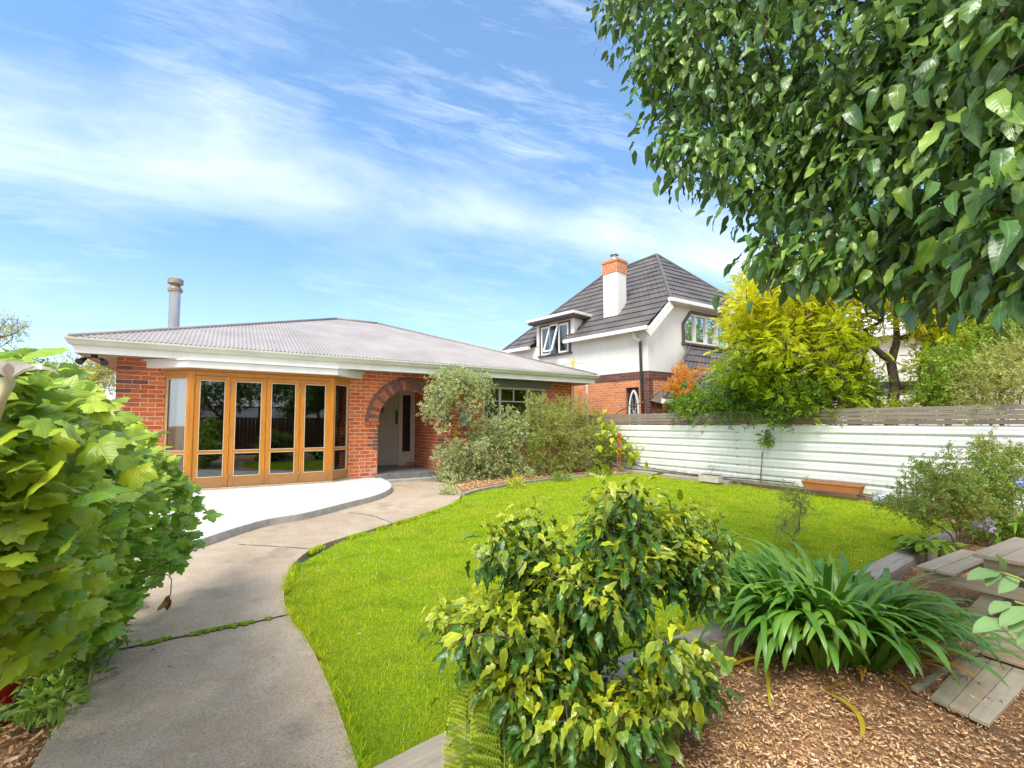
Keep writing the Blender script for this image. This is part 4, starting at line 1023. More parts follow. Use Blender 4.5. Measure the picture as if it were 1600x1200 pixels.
# dormer
dl, dr_ = np.dot(sidept(839, 545)-NC, na_), np.dot(sidept(898, 545)-NC, na_); dtop = sidept(890, 495)[2]; dbot = ze-.05
b = NB(); sbox(b, dr_, dl, ze+.02, dtop, -1.5, .02); b.build('dormer_wall', m_stucco, NH)
b = NB(); sbox(b, dr_-.30, dl+.22, dtop+.0, dtop+.10, -1.45, .42); b.build('dormer_roof', m_whiten, NH, bevel=.01)
b = NB(); sbox(b, dr_-.22, dl+.15, dtop-.08, dtop-.002, -1.0, .34); b.build('dormer_fascia', m_brown, NH)
q0 = [sidept(x, y, .02) for x, y in ((846, 559), (889, 547), (889, 503), (846, 513))]
s1_, s0_ = np.dot(q0[0]-NC, na_), np.dot(q0[1]-NC, na_); z0_, z1_ = (q0[0][2]+q0[1][2])/2, (q0[2][2]+q0[3][2])/2
b = NB()
for a_, c_, z_, y_ in ((s0_-.08, s0_, z0_, z1_), (s1_, s1_+.08, z0_, z1_), (s0_-.08, s1_+.08, z1_, z1_+.07)): sbox(b, a_, c_, z_, y_, 0., .05)
sbox(b, s0_-.14, s1_+.14, z0_-.07, z0_, 0., .10)
DW = b.build('dormer_window', m_brown, NH)
b = NB(); ws = s1_-s0_
for a_, c_ in ((0, .36), (.64, 1.)):
    x0_, x1_ = s0_+ws*a_, s0_+ws*c_
    for p, q, z_, y_ in ((x0_+.003, x0_+.07, z0_, z1_), (x1_-.07, x1_-.003, z0_, z1_), (x0_+.07, x1_-.07, z0_, z0_+.07), (x0_+.07, x1_-.07, z1_-.07, z1_)): sbox(b, p, q, z_, y_, .0, .045)
b.build('window_frame', m_whiten, DW)
b = NB(); sbox(b, s0_+.01, s1_-.01, z0_+.01, z1_-.01, .02, .026); b.build('pane', m_glass, DW)
b = NB(); xa, xb = s0_+ws*.36, s0_+ws*.64    # open top hung sash
ta, tb = SP_(xa, z1_, .06), SP_(xb, z1_, .06); ba, bb_ = SP_(xa, z0_+.08, .42), SP_(xb, z0_+.08, .42)
for p, q in ((ta, tb), (ba, bb_), (ta, ba), (tb, bb_)): b.bar(p, q, .06, .05, up=-nin)
b.build('open_sash', m_whiten, DW); b = NB(); b.add([ta, tb, bb_, ba], [(0, 1, 2, 3)]); b.build('open_pane', m_glass, DW)
b = NB(); sbox(b, s0_, s1_, z0_, z1_, -.01, .012); b.build('window_back', m_dark, DW)
b = NB(); sbox(b, s0_+ws*.66, s1_-.03, z0_, z1_, .013, .018); b.build('curtain', m_curt, DW)
# chimney
cb = sroof(954, 497); cw = .30
cbc = cb+nin*.0; ct = P(954, 431, cb[1]+.3)[2]; ct2 = P(954, 411, cb[1]+.3)[2]
def nbox(mb, c, s0, s1, i0, i1, z0, z1):
    q = [c+na_*s1+nin*i0, c+na_*s0+nin*i0, c+na_*s0+nin*i1, c+na_*s1+nin*i1]
    return mb.hexa([np.array([p[0], p[1], z0]) for p in q]+[np.array([p[0], p[1], z1]) for p in q])
b = NB(); nbox(b, cb, -cw, cw, .0, .55, cb[2]-.6, ct); CHM = b.build('chimney', m_stucco, NH)
b = NB(); nbox(b, cb, -cw-.025, cw+.025, -.025, .575, ct+.002, ct2); nbox(b, cb, -cw-.05, cw+.05, -.05, .60, ct2-.09, ct2+.002); b.build('brick_cap', m_clinker if False else m_nbrick, CHM)
b = NB(); cc_ = cb+nin*.27; b.tube([np.array([cc_[0], cc_[1], ct2]), np.array([cc_[0], cc_[1], ct2+.12])], [.17, .12], 10); b.tube([np.array([cc_[0], cc_[1], ct2+.12]), np.array([cc_[0], cc_[1], ct2+.22])], [.10, .10], 10); b.tube([np.array([cc_[0], cc_[1], ct2+.23]), np.array([cc_[0], cc_[1], ct2+.27])], [.16, .13], 10); b.build('chimney_pot', m_steel, CHM)
# downpipe
b = NB(); pts_ = [sidept(990, 520, .25), sidept(991, 527, .2), sidept(1000, 533, .09), sidept(1001, 560, .08), sidept(1004, 650, .08)]
b.tube(pts_[2:], .045, 8); dp = b.build('downpipe', m_black, NH); b = NB(); b.tube(pts_[:3], .045, 8); b.build('downpipe_elbow', m_whiten, dp)
# lower tiled roof running down towards the fence
lo_t = frontpt(1079, 541, .0); lo_r = frontpt(1210, 528, .0); dn = nfo*math.cos(R(50))-UPv*math.sin(R(50)); nLo = np.cross(nb_, -dn); nLo = nLo if nLo[2] > 0 else -nLo
exL = nb_; Lb = onplane(1038, 622, lo_t, nLo); cbL = co_(Lb, lo_t, nb_, dn)
O2 = lo_t+dn*cbL[1]; evL = -dn
tiles('lean_to_roof', O2, nb_, evL, nLo, piece([(cbL[0], 0), (0, cbL[1])]), lambda v: 5.0, cbL[1])
b = NB(); b.tube([O2+nb_*cbL[0]+UPv*.03, lo_t+UPv*.03], .05, 6); b.build('verge', m_tile, NH)
b = NB(); pA, pB = O2+nb_*(cbL[0]-.05)-UPv*.08, O2+nb_*5-UPv*.08; b.bar(pA, pB, .12, .12); b.build('gutter', m_whiten, NH)
b = NB(); b.add([O2+nb_*(cbL[0]+.1)-UPv*.1-nfo*.15, O2+nb_*5-UPv*.1-nfo*.15, np.array([*(O2+nb_*5-nfo*.15)[:2], 0]), np.array([*(O2+nb_*(cbL[0]+.1)-nfo*.15)[:2], 0])], [(0, 1, 2, 3)]); b.build('porch_front', m_nbrick, NH)
# small tiled hood over the side door
hp = [frontpt(x, y, .02) for x, y in ((1016, 626), (1058, 628), (1035, 607))]; b = NB()
b.add([hp[0], hp[1], hp[2], hp[0]+nfo*.5-UPv*.12, hp[1]+nfo*.5-UPv*.12], [(0, 3, 2), (3, 4, 2), (4, 1, 2), (0, 1, 4, 3)]); HD = b.build('door_hood', m_tile, NH)
b = NB(); b.bar(hp[0]+nfo*.52-UPv*.17, hp[1]+nfo*.52-UPv*.17, .08, .10); b.build('gutter', m_whiten, HD)

# tube frame standing between the houses
def at(px, py, Y): return P(px, py, Y)
t = empty('pipe_frame', P(895, 745, 15.2)*[1, 1, 0], 0, 'white pipe frame with yellow tape between the brick house and the neighbour', 'frame')
o_ = np.array(t.location); b = MB()
pa, pb = P(896, 600, 15.2)-o_, P(917, 600, 15.0)-o_
for p, px_ in ((pa, 0), (pb, 0)): b.tube([(p[0], p[1], 0), (p[0], p[1], p[2]+(.75 if p is pb else .0))], .03, 8)
b.tube([pa, pb], .025, 8); b.tube([pa+[0, 0, .32], pb+[0, 0, .32]], .02, 8) if False else None; b.build('pipe', m_whiten, t)
q1, q2, q3 = P(872, 572, 15.6)-o_, P(895, 566, 15.3)-o_, P(917, 569, 15.0)-o_
b = MB(); b.tube([q1, q2, q3], .012, 5); b.build('cord', M('pale_cord', (.45, .45, .42), (.4, .4, .4), 5), t)
b = MB(); b.tube([q2+[0, 0, -.22], q2+[.02, 0, .12]], .045, 5); b.tube([q2+[-.05, 0, -.02], q2+[.07, 0, .02]], .035, 5); b.build('yellow_tape', M('yellow_tape', (.75, .65, .05), (.6, .5, .04), 5), t)

# ------------------------------------------------------------------ boundary fence
FU = 11.88; FE = empty('boundary_fence', H(FU, 7.5), AH, 'long white ribbed steel fence with grey timber boards along its top', 'fence')
FZ0, FZ1 = .07, 1.375
def ribz(): 
    out = []; z = FZ0; k = 0
    n = 7; pitch = (FZ1-FZ0)/n
    for i in range(n):
        z0 = FZ0+i*pitch
        for f, d in ((0, .0), (.10, -.004), (.18, .012), (.30, .020), (.42, .010), (.52, .017), (.62, .009), (.74, .019), (.86, .012), (.93, -.002)): out.append((z0+f*pitch, d))
    out.append((FZ1, .0)); return out
rz_ = ribz(); w = 7.3; i = 0
edges = []
y = 0.
while y > -21:
    L = 3.3; m = MB(); n = 24; V = []; dz = rng.normal(0, .006); lean = rng.normal(0, .004)
    for k in range(n+1):
        yy = y-L*k/n-.0; wob = .006*math.sin(yy*1.7+i)+.004*math.sin(yy*5.1)
        if i == 1 and k > 14 or i == 0: pass
        for z, d in rz_: V.append((-d*1.5+wob+(.002 if i % 2 else 0), yy+(.05 if k == 0 else 0), z+.004*math.sin(yy*2.1)*(1-z/1.4)))
    nz = len(rz_)
    F = [(k*nz+j, (k+1)*nz+j, (k+1)*nz+j+1, k*nz+j+1) for k in range(n) for j in range(nz-1)]
    m.v = V; m.f = F; m.m = [0]*len(F); m.build('steel_sheet', m_fsteel, FE, smooth=True); y -= L; i += 1
y = 0.4
ph = .068
for r in range(4):
    y = 0.3+rng.random(); c = 0
    while y > -21:
        L = 3.6+rng.random()*.6; z0 = 1.395+r*(ph+.008); b = MB(); dy = rng.normal(0, .003); dz = rng.normal(0, .003); dz2 = rng.normal(0, .003)
        b.hexa([(-.03+dy, y-L, z0+dz), (-.005, y-L, z0+dz), (-.005, y, z0+dz2), (-.03+dy, y, z0+dz2), (-.03+dy, y-L, z0+ph+dz), (-.005, y-L, z0+ph+dz), (-.005, y, z0+ph+dz2), (-.03+dy, y, z0+ph+dz2)])
        b.build('board', m_fwood2 if r == 0 else m_fwood, FE, bevel=.003); y -= L+.004; c += 1
y = -.2
while y > -21:
    b = MB(); b.box(.012, .10, y-.05, y+.05, -.1, 1.70); b.build('post', m_fwood, FE); y -= 2.4
# sleepers and low kerb boards along the foot of the fence
def sleeper(p0, p1, w, h, z, label, mat=m_sleep, group='old timber sleepers edging the lawn', ang=0., name='sleeper'):
    p0 = np.array(p0[:2]); p1 = np.array(p1[:2]); L = np.linalg.norm(p1-p0); a = math.atan2(p1[1]-p0[1], p1[0]-p0[0]); c = (p0+p1)/2
    k = max(3, int(L/.12)); V = []; F = []; rr = random.Random(int(L*1000))
    for i in range(k+1):
        x = -L/2+L*i/k; j = [rr.uniform(-.006, .006) for _ in range(8)]; e = .012 if i in (0, k) else 0
        V += [(x, -w/2+j[0]+e, -h), (x, w/2+j[1]-e, -h), (x, w/2+j[2]-e, -.012), (x, w/2-.014+j[3], j[6]*.4), (x, -w/2+.014+j[4], j[7]*.4), (x, -w/2+j[5]+e, -.012)]
    for i in range(k):
        for q in range(6): F.append((i*6+q, i*6+(q+1) % 6, (i+1)*6+(q+1) % 6, (i+1)*6+q))
    F += [tuple(range(5, -1, -1)), tuple(range(k*6, k*6+6))]
    m = MB(); m.v = V; m.f = F; m.m = [0]*len(F)
    o = m.build(name, mat); o.location = (c[0], c[1], z); o.rotation_euler = (0, ang, a); return tag(o, label, 'sleeper', group)
s0 = [G(588, 1222, .03), G(748, 1143, .03), G(1035, 1020, .03), G(1168, 972, .03), G(1300, 918, .03), G(1425, 872, .03), G(1495, 838, .03)]
sleeper(G(560, 1240, .03), G(752, 1140, .03), .20, .2, .035, 'nearest grey sleeper, beside the ferns at the bottom edge of the photo')
sleeper(G(770, 1150, .0), G(905, 1092, .0), .18, .2, .0, 'sleeper lying in shade under the yellow tipped shrub')
sleeper(G(915, 1068, .02), G(1172, 966, .02), .20, .2, .03, 'grey sleeper between the yellow tipped shrub and the strap leaved clump')
sleeper(G(1185, 962, .02), G(1330, 912, .02), .20, .2, .02, 'sleeper hidden behind the strap leaved clump')
sleeper(G(1340, 905, .02), G(1428, 858, .02), .20, .2, .02, 'short sleeper just right of the strap leaved clump')
sleeper(G(1432, 862, .0), G(1490, 832, .0), .20, .2, .02, 'farthest sleeper, beside the bare stemmed bush')
for k, (u, v, w_, z_, lb_) in enumerate(((7.2, 4.3, .12, .05, 'pale timber at the far foot of the white fence'), (4.2, 1.4, .12, .06, 'timber at the fence foot behind the small white planter'), (1.3, -1.55, .14, .07, 'timber at the fence foot behind the stake and sapling'), (-1.6, -4.6, .16, .08, 'timber at the fence foot right of the blue and white flower head'))):
    sleeper(H(FU-.16, u), H(FU-.16, v), w_, .25, z_, lb_, group='timbers along the foot of the white fence')
pl0 = G(1258, 768, .10); pl1 = G(1328, 778, .10)
sleeper(H(FU-.28, -1.15), H(FU-.28, 0.15), .20, .13, .12, 'grey weathered block carrying the long terracotta trough', group='timbers along the foot of the white fence')
# ------------------------------------------------------------------ garden things along the fence
def local_w(px, py, z): p = G(px, py, z); d = p[:2]-OH; return d[0]*math.cos(AH)+d[1]*math.sin(AH), -d[0]*math.sin(AH)+d[1]*math.cos(AH)
_, wa = local_w(1249, 764, .12); _, wb2 = local_w(1332, 776, .12)
wm = (wa+wb2)/2; Lt = abs(wa-wb2)
t = empty('trough_planter', H(FU-.26, wm, .125), AH, 'long orange terracotta trough on a grey block against the white fence', 'planter')
b = MB(); hL = Lt/2; h_ = .16
out = [(-.075, -hL*.93), (.075, -hL*.93), (.075, hL*.93), (-.075, hL*.93)]; outt = [(-.10, -hL), (.10, -hL), (.10, hL), (-.10, hL)]; inn = [(-.08, -hL+.02), (.08, -hL+.02), (.08, hL-.02), (-.08, hL-.02)]
V = [(x, y, 0) for x, y in out]+[(x, y, h_-.03) for x, y in outt]+[(x*1.1, y*1.012, h_-.03) for x, y in outt]+[(x*1.1, y*1.012, h_) for x, y in outt]+[(x, y, h_) for x, y in inn]+[(x, y, h_-.04) for x, y in inn]
F = [(3, 2, 1, 0)]
for k in range(5):
    for i in range(4): a_ = k*4+i; c_ = k*4+(i+1) % 4; F.append((a_, c_, c_+4, a_+4))
F.append((20, 21, 22, 23)); b.add(V, F); b.build('trough', m_terra, t, bevel=.004)
b = MB(); b.box(-.078, .078, -hL+.022, hL-.022, h_-.05, h_-.035); b.build('soil', m_soil, t)
_, wq = local_w(1139, 752, .0); t = empty('white_planter', H(FU-.33, wq, .03), AH, 'small whitewashed concrete planter with a sparse grey herb against the fence', 'planter')
b = MB(); b.box(-.10, .10, -.26, .26, 0, .16); b.build('box', M('whitewashed_concrete', (.62, .56, .48), (.50, .44, .36), 8, .9, .2, .4), t, bevel=.008); b = MB(); b.box(-.08, .08, -.24, .24, .161, .168); b.build('soil', m_soil, t)
# black cable lying against the fence
b = MB(); cp = [onplane(x, y, H(FU-.06, 0), (math.cos(AH), math.sin(AH), 0)) for x, y in ((950, 712), (975, 720), (1010, 730), (1060, 738), (1110, 744), (1170, 748), (1240, 755))]
b.tube(smooth(cp, 4), .012, 6); tag(b.build('garden_cable', m_black, smooth=True), 'thin black cable sagging along the foot of the white fence', 'cable')
# red ladder-like stake leaning behind the far sapling
o = G(948+19, 729, 0.0); t = empty('garden_ladder', tuple(P(966, 733, 13.0)*[1, 1, 0]), AH, 'small red metal trellis leaning beside the far yellow green sapling', 'trellis')
b = MB()
for s in (-.05, .05): b.tube([(s, 0, 0), (s+.18, .12, 1.15)], .012, 6)
each(b, 'rail', M('red_paint', (.60, .05, .05), (.5, .04, .04), 5, .4), t)
b = MB()
for i in range(7): f = .1+i*.14; b.tube([(-.05+.18*f/1.0, .12*f, 1.15*f), (.05+.18*f, .12*f, 1.15*f)], .009, 6)
each(b, 'rung', M('red_paint_rung', (.60, .05, .05), (.5, .04, .04), 5, .4), t)
# ------------------------------------------------------------------ picnic table
TO = G(1519, 864, .42); ta_ = R(30)
PT = empty('picnic_table', (TO[0], TO[1], -.12), ta_-math.pi/2, 'low weathered timber picnic table with attached benches on the wood chips', 'table')
# local: y runs along the planks (away to the right), x across (towards the camera)
def pbox(name, x0, x1, y0, y1, z0, z1, mat, bev=.004):
    b = MB(); b.box(x0, x1, y0, y1, z0, z1); return b.build(name, mat, PT, bevel=bev)
m_decky = woodmat('weathered_decking_y', (.58, .47, .33), (.42, .33, .23), 1, .75, .2, 1.6, bump=.7)
m_deckx = woodmat('weathered_decking_x', (.50, .42, .28), (.36, .30, .20), 0, .75, .2, 1.6, bump=.7)
zt_ = .54
for i in range(5): pbox('table_plank', i*.145, i*.145+.138, 0, 1.0, zt_-.03, zt_, m_decky)
for i in range(2): pbox('bench_plank', -.34+i*.125, -.34+i*.125+.118, -.02, .98, .335, .36, m_decky); pbox('bench_plank', .80+i*.125, .80+i*.125+.118, -.02, .98, .335, .36, m_decky)
for yy in (.07, .86):
    pbox('bench_beam', -.32, 1.05, yy, yy+.035, .24, .333, m_deckx); pbox('top_beam', .04, .68, yy, yy+.035, .42, .508, m_deckx)
    for s in (-1, 1):
        c0 = .36+s*.12; c1 = .36+s*.42
        b = MB(); b.bar((c0, yy+.055, .50), (c1, yy+.055, .0), .036, .10, up=(1, 0, 0)); b.build('leg', m_deckg, PT, bevel=.003)
# ------------------------------------------------------------------ loose boards
def board(name, px, z, th, mat, label, z2=None, along=0):
    pts = [G(x, y, (z if z2 is None else z2[i])) for i, (x, y) in enumerate(px)]
    c = sum(pts)/len(pts); d = pts[1]-pts[0] if along == 0 else pts[3]-pts[0]; a = math.atan2(d[1], d[0])
    Rm = Matrix.Rotation(-a, 3, 'Z'); V = [tuple(Rm @ Vector(p-c)) for p in pts]
    b = MB(); n = len(V); b.add(V+[(v[0], v[1], v[2]-th) for v in V], [tuple(range(n)), tuple(range(2*n-1, n-1, -1))]+[(i, n+i, n+(i+1) % n, (i+1) % n) for i in range(n)])
    o = b.build(name, mat, bevel=.003); o.location = c; o.rotation_euler = (0, 0, a); return tag(o, label, 'board')
m_panel = woodmat('pale_stained_plank', (.62, .53, .40), (.44, .38, .29), 0, .8, .2, 1.3, bump=.7)
t = empty('board_panel', G(1530, 1080, -.08), 0, 'grey three plank panel lying flat on the wood chips, nearest of the loose boards', 'board')
A_, B_, C_, D_ = [G(x, y, -.055) for x, y in ((1453, 1088), (1546, 1131), (1640, 1030), (1507, 1026))]
lo_ = np.array(t.location)
for i in range(3):
    f0, f1 = i/3+.006, (i+1)/3-.006; q = [A_+(B_-A_)*f0, A_+(B_-A_)*f1, D_+(C_-D_)*f1, D_+(C_-D_)*f0]; d = q[3]-q[0]; an = math.atan2(d[1], d[0]); Rm = Matrix.Rotation(-an, 3, 'Z'); c = sum(q)/4
    b = MB(); V = [tuple(Rm @ Vector(p-c)) for p in q]; b.add(V+[(v[0], v[1], v[2]-.022) for v in V], [(0, 1, 2, 3), (7, 6, 5, 4), (0, 4, 5, 1), (1, 5, 6, 2), (2, 6, 7, 3), (3, 7, 4, 0)])
    o = b.build('plank', [m_deckg, m_deck, m_panel][i], t, bevel=.003); o.location = c-lo_; o.rotation_euler = (0, 0, an)
board('plywood_sheet', ((1531, 999), (1625, 1040), (1668, 982), (1574, 962)), -.02, .014, m_ply, 'tan plywood sheet on top of the pile at the right edge', z2=(.0, -.005, .06, .05), along=1)
board('plywood_sheet', ((1533, 1018), (1640, 1052), (1660, 1020), (1548, 1008)), -.05, .02, m_ply, 'narrow tan board sticking out under the plywood sheet', z2=(-.02, -.02, .01, .0), along=0)
board('timber_batten', ((1422, 1072), (1434, 1078), (1548, 1010), (1538, 1004)), -.06, .022, m_deckg, 'thin grooved batten lying left of the plank panel', along=1)
board('timber_offcut', ((1575, 960), (1600, 972), (1660, 955), (1620, 940)), -.05, .02, m_sleep, 'dark grey offcut behind the plywood sheet at the right edge', along=1)
# red bucket
p = G(-25, 1135, .0); t = empty('red_bucket', (p[0]-.03, p[1]+.02, .0), 0, 'red and grey plastic bucket cut off by the left edge of the photo', 'bucket')
b = MB(); pr_ = [(.10, 0), (.135, .24), (.145, .25), (.145, .27), (.125, .27), (.095, .03)]
V = []; F = []; n = 28
for r__, z in pr_: V += [(r__*math.cos(2*math.pi*i/n), r__*math.sin(2*math.pi*i/n), z) for i in range(n)]
for k in range(len(pr_)-1):
    for i in range(n): F.append((k*n+i, k*n+(i+1) % n, (k+1)*n+(i+1) % n, (k+1)*n+i))
b.add(V, F); b.build('pail', M('red_plastic', (.55, .015, .02), (.46, .012, .015), 5, .35), t, smooth=True)
b = MB(); b.tube([(0, 0, -.0), (0, 0, .06)], [.112, .125], 28); b.build('grey_base', M('grey_plastic', (.15, .16, .17), (.12, .13, .14), 5, .5), t)
# ------------------------------------------------------------------ plants
m_bark = M('brown_bark', (.15, .10, .07), (.08, .055, .04), 9, .9, .2, .6, stretch=(1, 1, .3))
m_barkg = M('grey_bark', (.20, .155, .125), (.11, .085, .07), 10, .9, .2, .8, stretch=(1, 1, .3), bd=.02)
m_twig = M('pale_twig', (.28, .19, .11), (.18, .12, .07), 12, .8, .2, .3)
m_stemg = M('green_stem', (.24, .30, .06), (.18, .22, .04), 12, .6, .3)
lf_tree = leafmat('glossy_tree_leaf', (.34, .52, .045), (.072, .185, .030), rough=.33, spec=.7, trans=.30, vein=(.25, .38, .10), veinamt=.45, under=(.10, .19, .06))
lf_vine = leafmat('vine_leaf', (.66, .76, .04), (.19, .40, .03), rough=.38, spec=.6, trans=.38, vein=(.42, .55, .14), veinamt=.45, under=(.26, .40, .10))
lf_mul = leafmat('variegated_leaf', (.56, .62, .02), (.055, .165, .022), rough=.32, spec=.65, trans=.30, vein=(.28, .42, .06), veinamt=.4, margin=(.78, .76, .02))
lf_aga = leafmat('strap_leaf', (.34, .54, .04), (.085, .25, .025), rough=.34, spec=.65, trans=.25, vein=(.10, .22, .04), veinamt=.0)
lf_rob = leafmat('golden_robinia_leaf', (.82, .78, .025), (.42, .56, .025), rough=.5, spec=.3, trans=.42, veinamt=.0, rnd=.15)
lf_fei = leafmat('grey_green_leaf', (.66, .68, .24), (.30, .39, .11), rough=.5, spec=.4, trans=.25, veinamt=.0, rnd=.3, under=(.48, .52, .28))
lf_oli = leafmat('olive_small_leaf', (.66, .64, .18), (.32, .37, .09), rough=.5, spec=.35, trans=.28, veinamt=.0, rnd=.35)
lf_grn = leafmat('fresh_green_leaf', (.42, .58, .035), (.09, .23, .025), rough=.4, spec=.5, trans=.32, veinamt=.0, rnd=.3)
lf_org = leafmat('orange_leaf', (.90, .36, .03), (.75, .34, .03), rough=.5, spec=.3, trans=.4, veinamt=.0, rnd=.15)
lf_yel = leafmat('yellow_green_leaf', (.66, .66, .03), (.25, .42, .03), rough=.42, spec=.4, trans=.38, rnd=.1)
lf_rose = leafmat('bronze_tipped_leaf', (.58, .27, .10), (.26, .40, .06), rough=.42, spec=.5, trans=.3, veinamt=.1, rnd=.3)
lf_fern = leafmat('fern_frond_green', (.58, .66, .04), (.19, .36, .035), rough=.5, spec=.35, trans=.4, veinamt=.0, rnd=.1)
lf_sage = leafmat('soft_grey_green_leaf', (.30, .45, .18), (.16, .30, .10), rough=.55, spec=.3, trans=.3, vein=(.30, .42, .2), veinamt=.3)
TL = [T_leaf(4, .52, .14, .30, .035, .42), T_leaf(4, .46, .06, .15, -.05, .45), T_leaf(4, .56, .20, .45, .05, .4)]
TLs = [T_leaf(3, .5, .12, .2, .03)]
TV = [T_palm(5, .30, 3, .16, s) for s in (0, 1, 2)]
TS = [T_sprig(8, .34, .5, seed=s) for s in (1, 2, 3)]
TSf = [T_sprig(9, .24, .42, seed=s) for s in (4, 5, 6)]
def hplane(o): return (H(0, -o), (-math.sin(AH), math.cos(AH), 0))
def fplane(o): return (H(FU+o, 0), (math.cos(AH), math.sin(AH), 0))
def blobs(bl, plane=None, Y=None, dj=.3, Yf=None):
    out = []
    for px, py, rx, ry, n in bl:
        for _ in range(n):
            a = rng.random()*2*math.pi; q = rng.random()**.5
            x, y = px+rx*q*math.cos(a), py+ry*q*math.sin(a)
            if plane: p = onplane(x, y, *plane); d = ray(x, y); s = p[1]/d[1]+rng.normal(0, dj); out.append(np.array([0, 0, CH])+d*s)
            else:
                YY = (Yf(x, y) if Yf else Y)+rng.normal(0, dj); out.append(P(x, y, max(YY, .4)))
    return np.array(out)
def tipt(T, r=.12, lo=.0, bias=0.):     # young colour near the twig ends
    return lambda p, o: np.clip(1-np.linalg.norm(p-T[o], axis=1)/r, 0, 1)*(1-lo)+lo+bias+rng.normal(0, .12, len(p))
def heightt(z0, z1, k=1., j=.15): return lambda p, o: np.clip((p[:, 2]-z0)/(z1-z0), 0, 1)*k+rng.normal(0, j, len(p))

# --- overhanging tree at the right
tpoly = [(940, -260), (938, 20), (948, 95), (985, 125), (1015, 175), (1035, 235), (1045, 290), (1090, 308), (1135, 312), (1155, 345), (1185, 380), (1195, 425), (1240, 440), (1290, 462), (1330, 440), (1365, 425), (1400, 450), (1440, 450), (1480, 440), (1530, 440), (1600, 450), (1750, 440), (1900, 200), (1900, -260)]
T = []
while len(T) < 900:
    x, y = rng.uniform(930, 1900), rng.uniform(-260, 530)
    if not inpoly(x, y, tpoly): continue
    Yc = np.interp(x, [940, 1100, 1300, 1450, 1560, 1650, 1900], [3.5, 3.0, 2.4, 1.9, 1.30, 1.2, 1.2])
    Yc += abs(rng.normal(0, 1.))*.55-.08+max(0, (300-y))*.0006
    if rng.random() < np.interp(x, [940, 1300, 1600], [.0, .12, .5]): Yc += rng.random()*1.2
    if y < -40 and rng.random() < .5: continue
    T.append(P(x, y, Yc))
T = np.array(T)
tb = (4.9, 2.6, -.1)
seeds = [[(4.9, 2.6, -.1), (4.75, 2.62, 1.3), (4.6, 2.7, 2.4)], [(4.6, 2.7, 2.4), (3.9, 2.75, 3.0), (3.0, 2.9, 3.35), (2.1, 3.1, 3.6)], [(4.6, 2.7, 2.4), (3.6, 2.3, 2.6), (2.6, 2.2, 2.75)], [(4.6, 2.7, 2.4), (4.4, 3.0, 3.8), (3.6, 3.2, 4.6)], [(3.9, 2.75, 3.0), (3.1, 3.2, 2.6), (2.5, 3.2, 2.5)]]
plant('overhanging_tree', 'large glossy leaved tree hanging over the garden from the right edge', 'tree', tb, T, [T_leaf(6, .44, .14, .30, .035, .40, tooth=.03), T_leaf(6, .40, .06, .15, -.05, .42), T_leaf(6, .48, .20, .5, .05, .38)], lf_tree, m_bark, K=27, size=.092, spread=.17, droop=1.15, step=.22, seeds=seeds, tip_r=.0032, power=.40, along=.22,
      tint=lambda p, o: np.clip(.28+rng.normal(0, .24, len(p))+(rng.random(len(p)) < .15)*.5+np.clip((2.0-p[:, 0])*.08, 0, .25), 0, 1), trunk_name='trunk', crown_name='crown', djit=.45, clip=lambda x, y: y < np.interp(x, [900, 1185, 1200, 1350, 1440, 1600, 1700], [9e3, 9e3, 445, 460, 490, 500, 500]))

# --- grape vine hedge on the left
def vY(x, y): return .62+.0088*max(x, 0)+max(0, y-740)*.0018
vpoly = [(-300, 560), (-60, 533), (20, 528), (50, 532), (100, 550), (150, 598), (195, 628), (240, 668), (275, 705), (300, 745), (312, 790), (318, 835), (300, 862), (262, 868), (235, 890), (205, 915), (195, 960), (170, 985), (120, 1010), (70, 1040), (0, 1090), (-300, 1150)]
T = []
while len(T) < 620:
    x, y = rng.uniform(-300, 320), rng.uniform(525, 1150)
    if not inpoly(x, y, vpoly): continue
    edge = abs(rng.normal(0, .22)) if rng.random() < .7 else rng.random()*1.1
    T.append(P(x, y, vY(x, y)+.10+edge*(.5+.002*max(x, 0))))
T = np.array(T); T[:, 2] = np.maximum(T[:, 2]-.07, .05); T = T[np.hypot(T[:, 0], T[:, 1]) > .8]
e = empty('grape_vine', (-3.1, 2.6, 0), 0, 'sprawling bright green grape vine mounded along the left side of the path', 'vine')
nodes, par, rad, cnt, tips = grow((-3.1, 2.6, 0), T, .18, [[(-3.1, 2.6, 0), (-2.9, 2.5, .6), (-2.5, 2.4, 1.0)], [(-3.1, 2.6, 0), (-2.4, 1.6, .9), (-1.7, 1.1, 1.2), (-1.2, .8, 1.3)], [(-2.5, 2.4, 1.0), (-2.3, 3.2, .9)]], .15, .1, .0026, .36)
branchmesh('stem', nodes, par, rad, m_twig, e, (-3.1, 2.6, 0))
p, d, up, o = clusters(nodes, par, tips, 12, .16, along=.12, droop=.2)
out = np.array([.55, -.55, 0.])
d = unit(rdir(len(p), .55)+np.array([.45, -.10, -.12])); up = np.tile([-.05, -.25, 1.], (len(p), 1))+rng.normal(0, .28, (len(p), 3))
near = np.hypot(p[:, 0], p[:, 1]); qx, qy = proj(p); keep = (near > .72) & (qy > np.interp(qx, [-400, 0, 50, 100, 150, 195, 240, 275, 300, 330], [545, 550, 552, 572, 618, 645, 686, 722, 760, 805])) & (qy < np.interp(qx, [-400, 0, 60, 110, 150, 195, 240, 300], [1060, 1050, 1030, 1035, 1005, 965, 905, 870])); p, d, up = p[keep], d[keep], up[keep]
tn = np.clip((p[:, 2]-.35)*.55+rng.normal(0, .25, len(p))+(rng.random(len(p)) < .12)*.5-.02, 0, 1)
leaves('foliage', TV, p, d, up, (.047*(1+rng.normal(0, .28, len(p))).clip(.45, 1.5)*(1+.22*(np.hypot(p[:, 0], p[:, 1])-1.0).clip(0, 3))), tn, lf_vine, e)
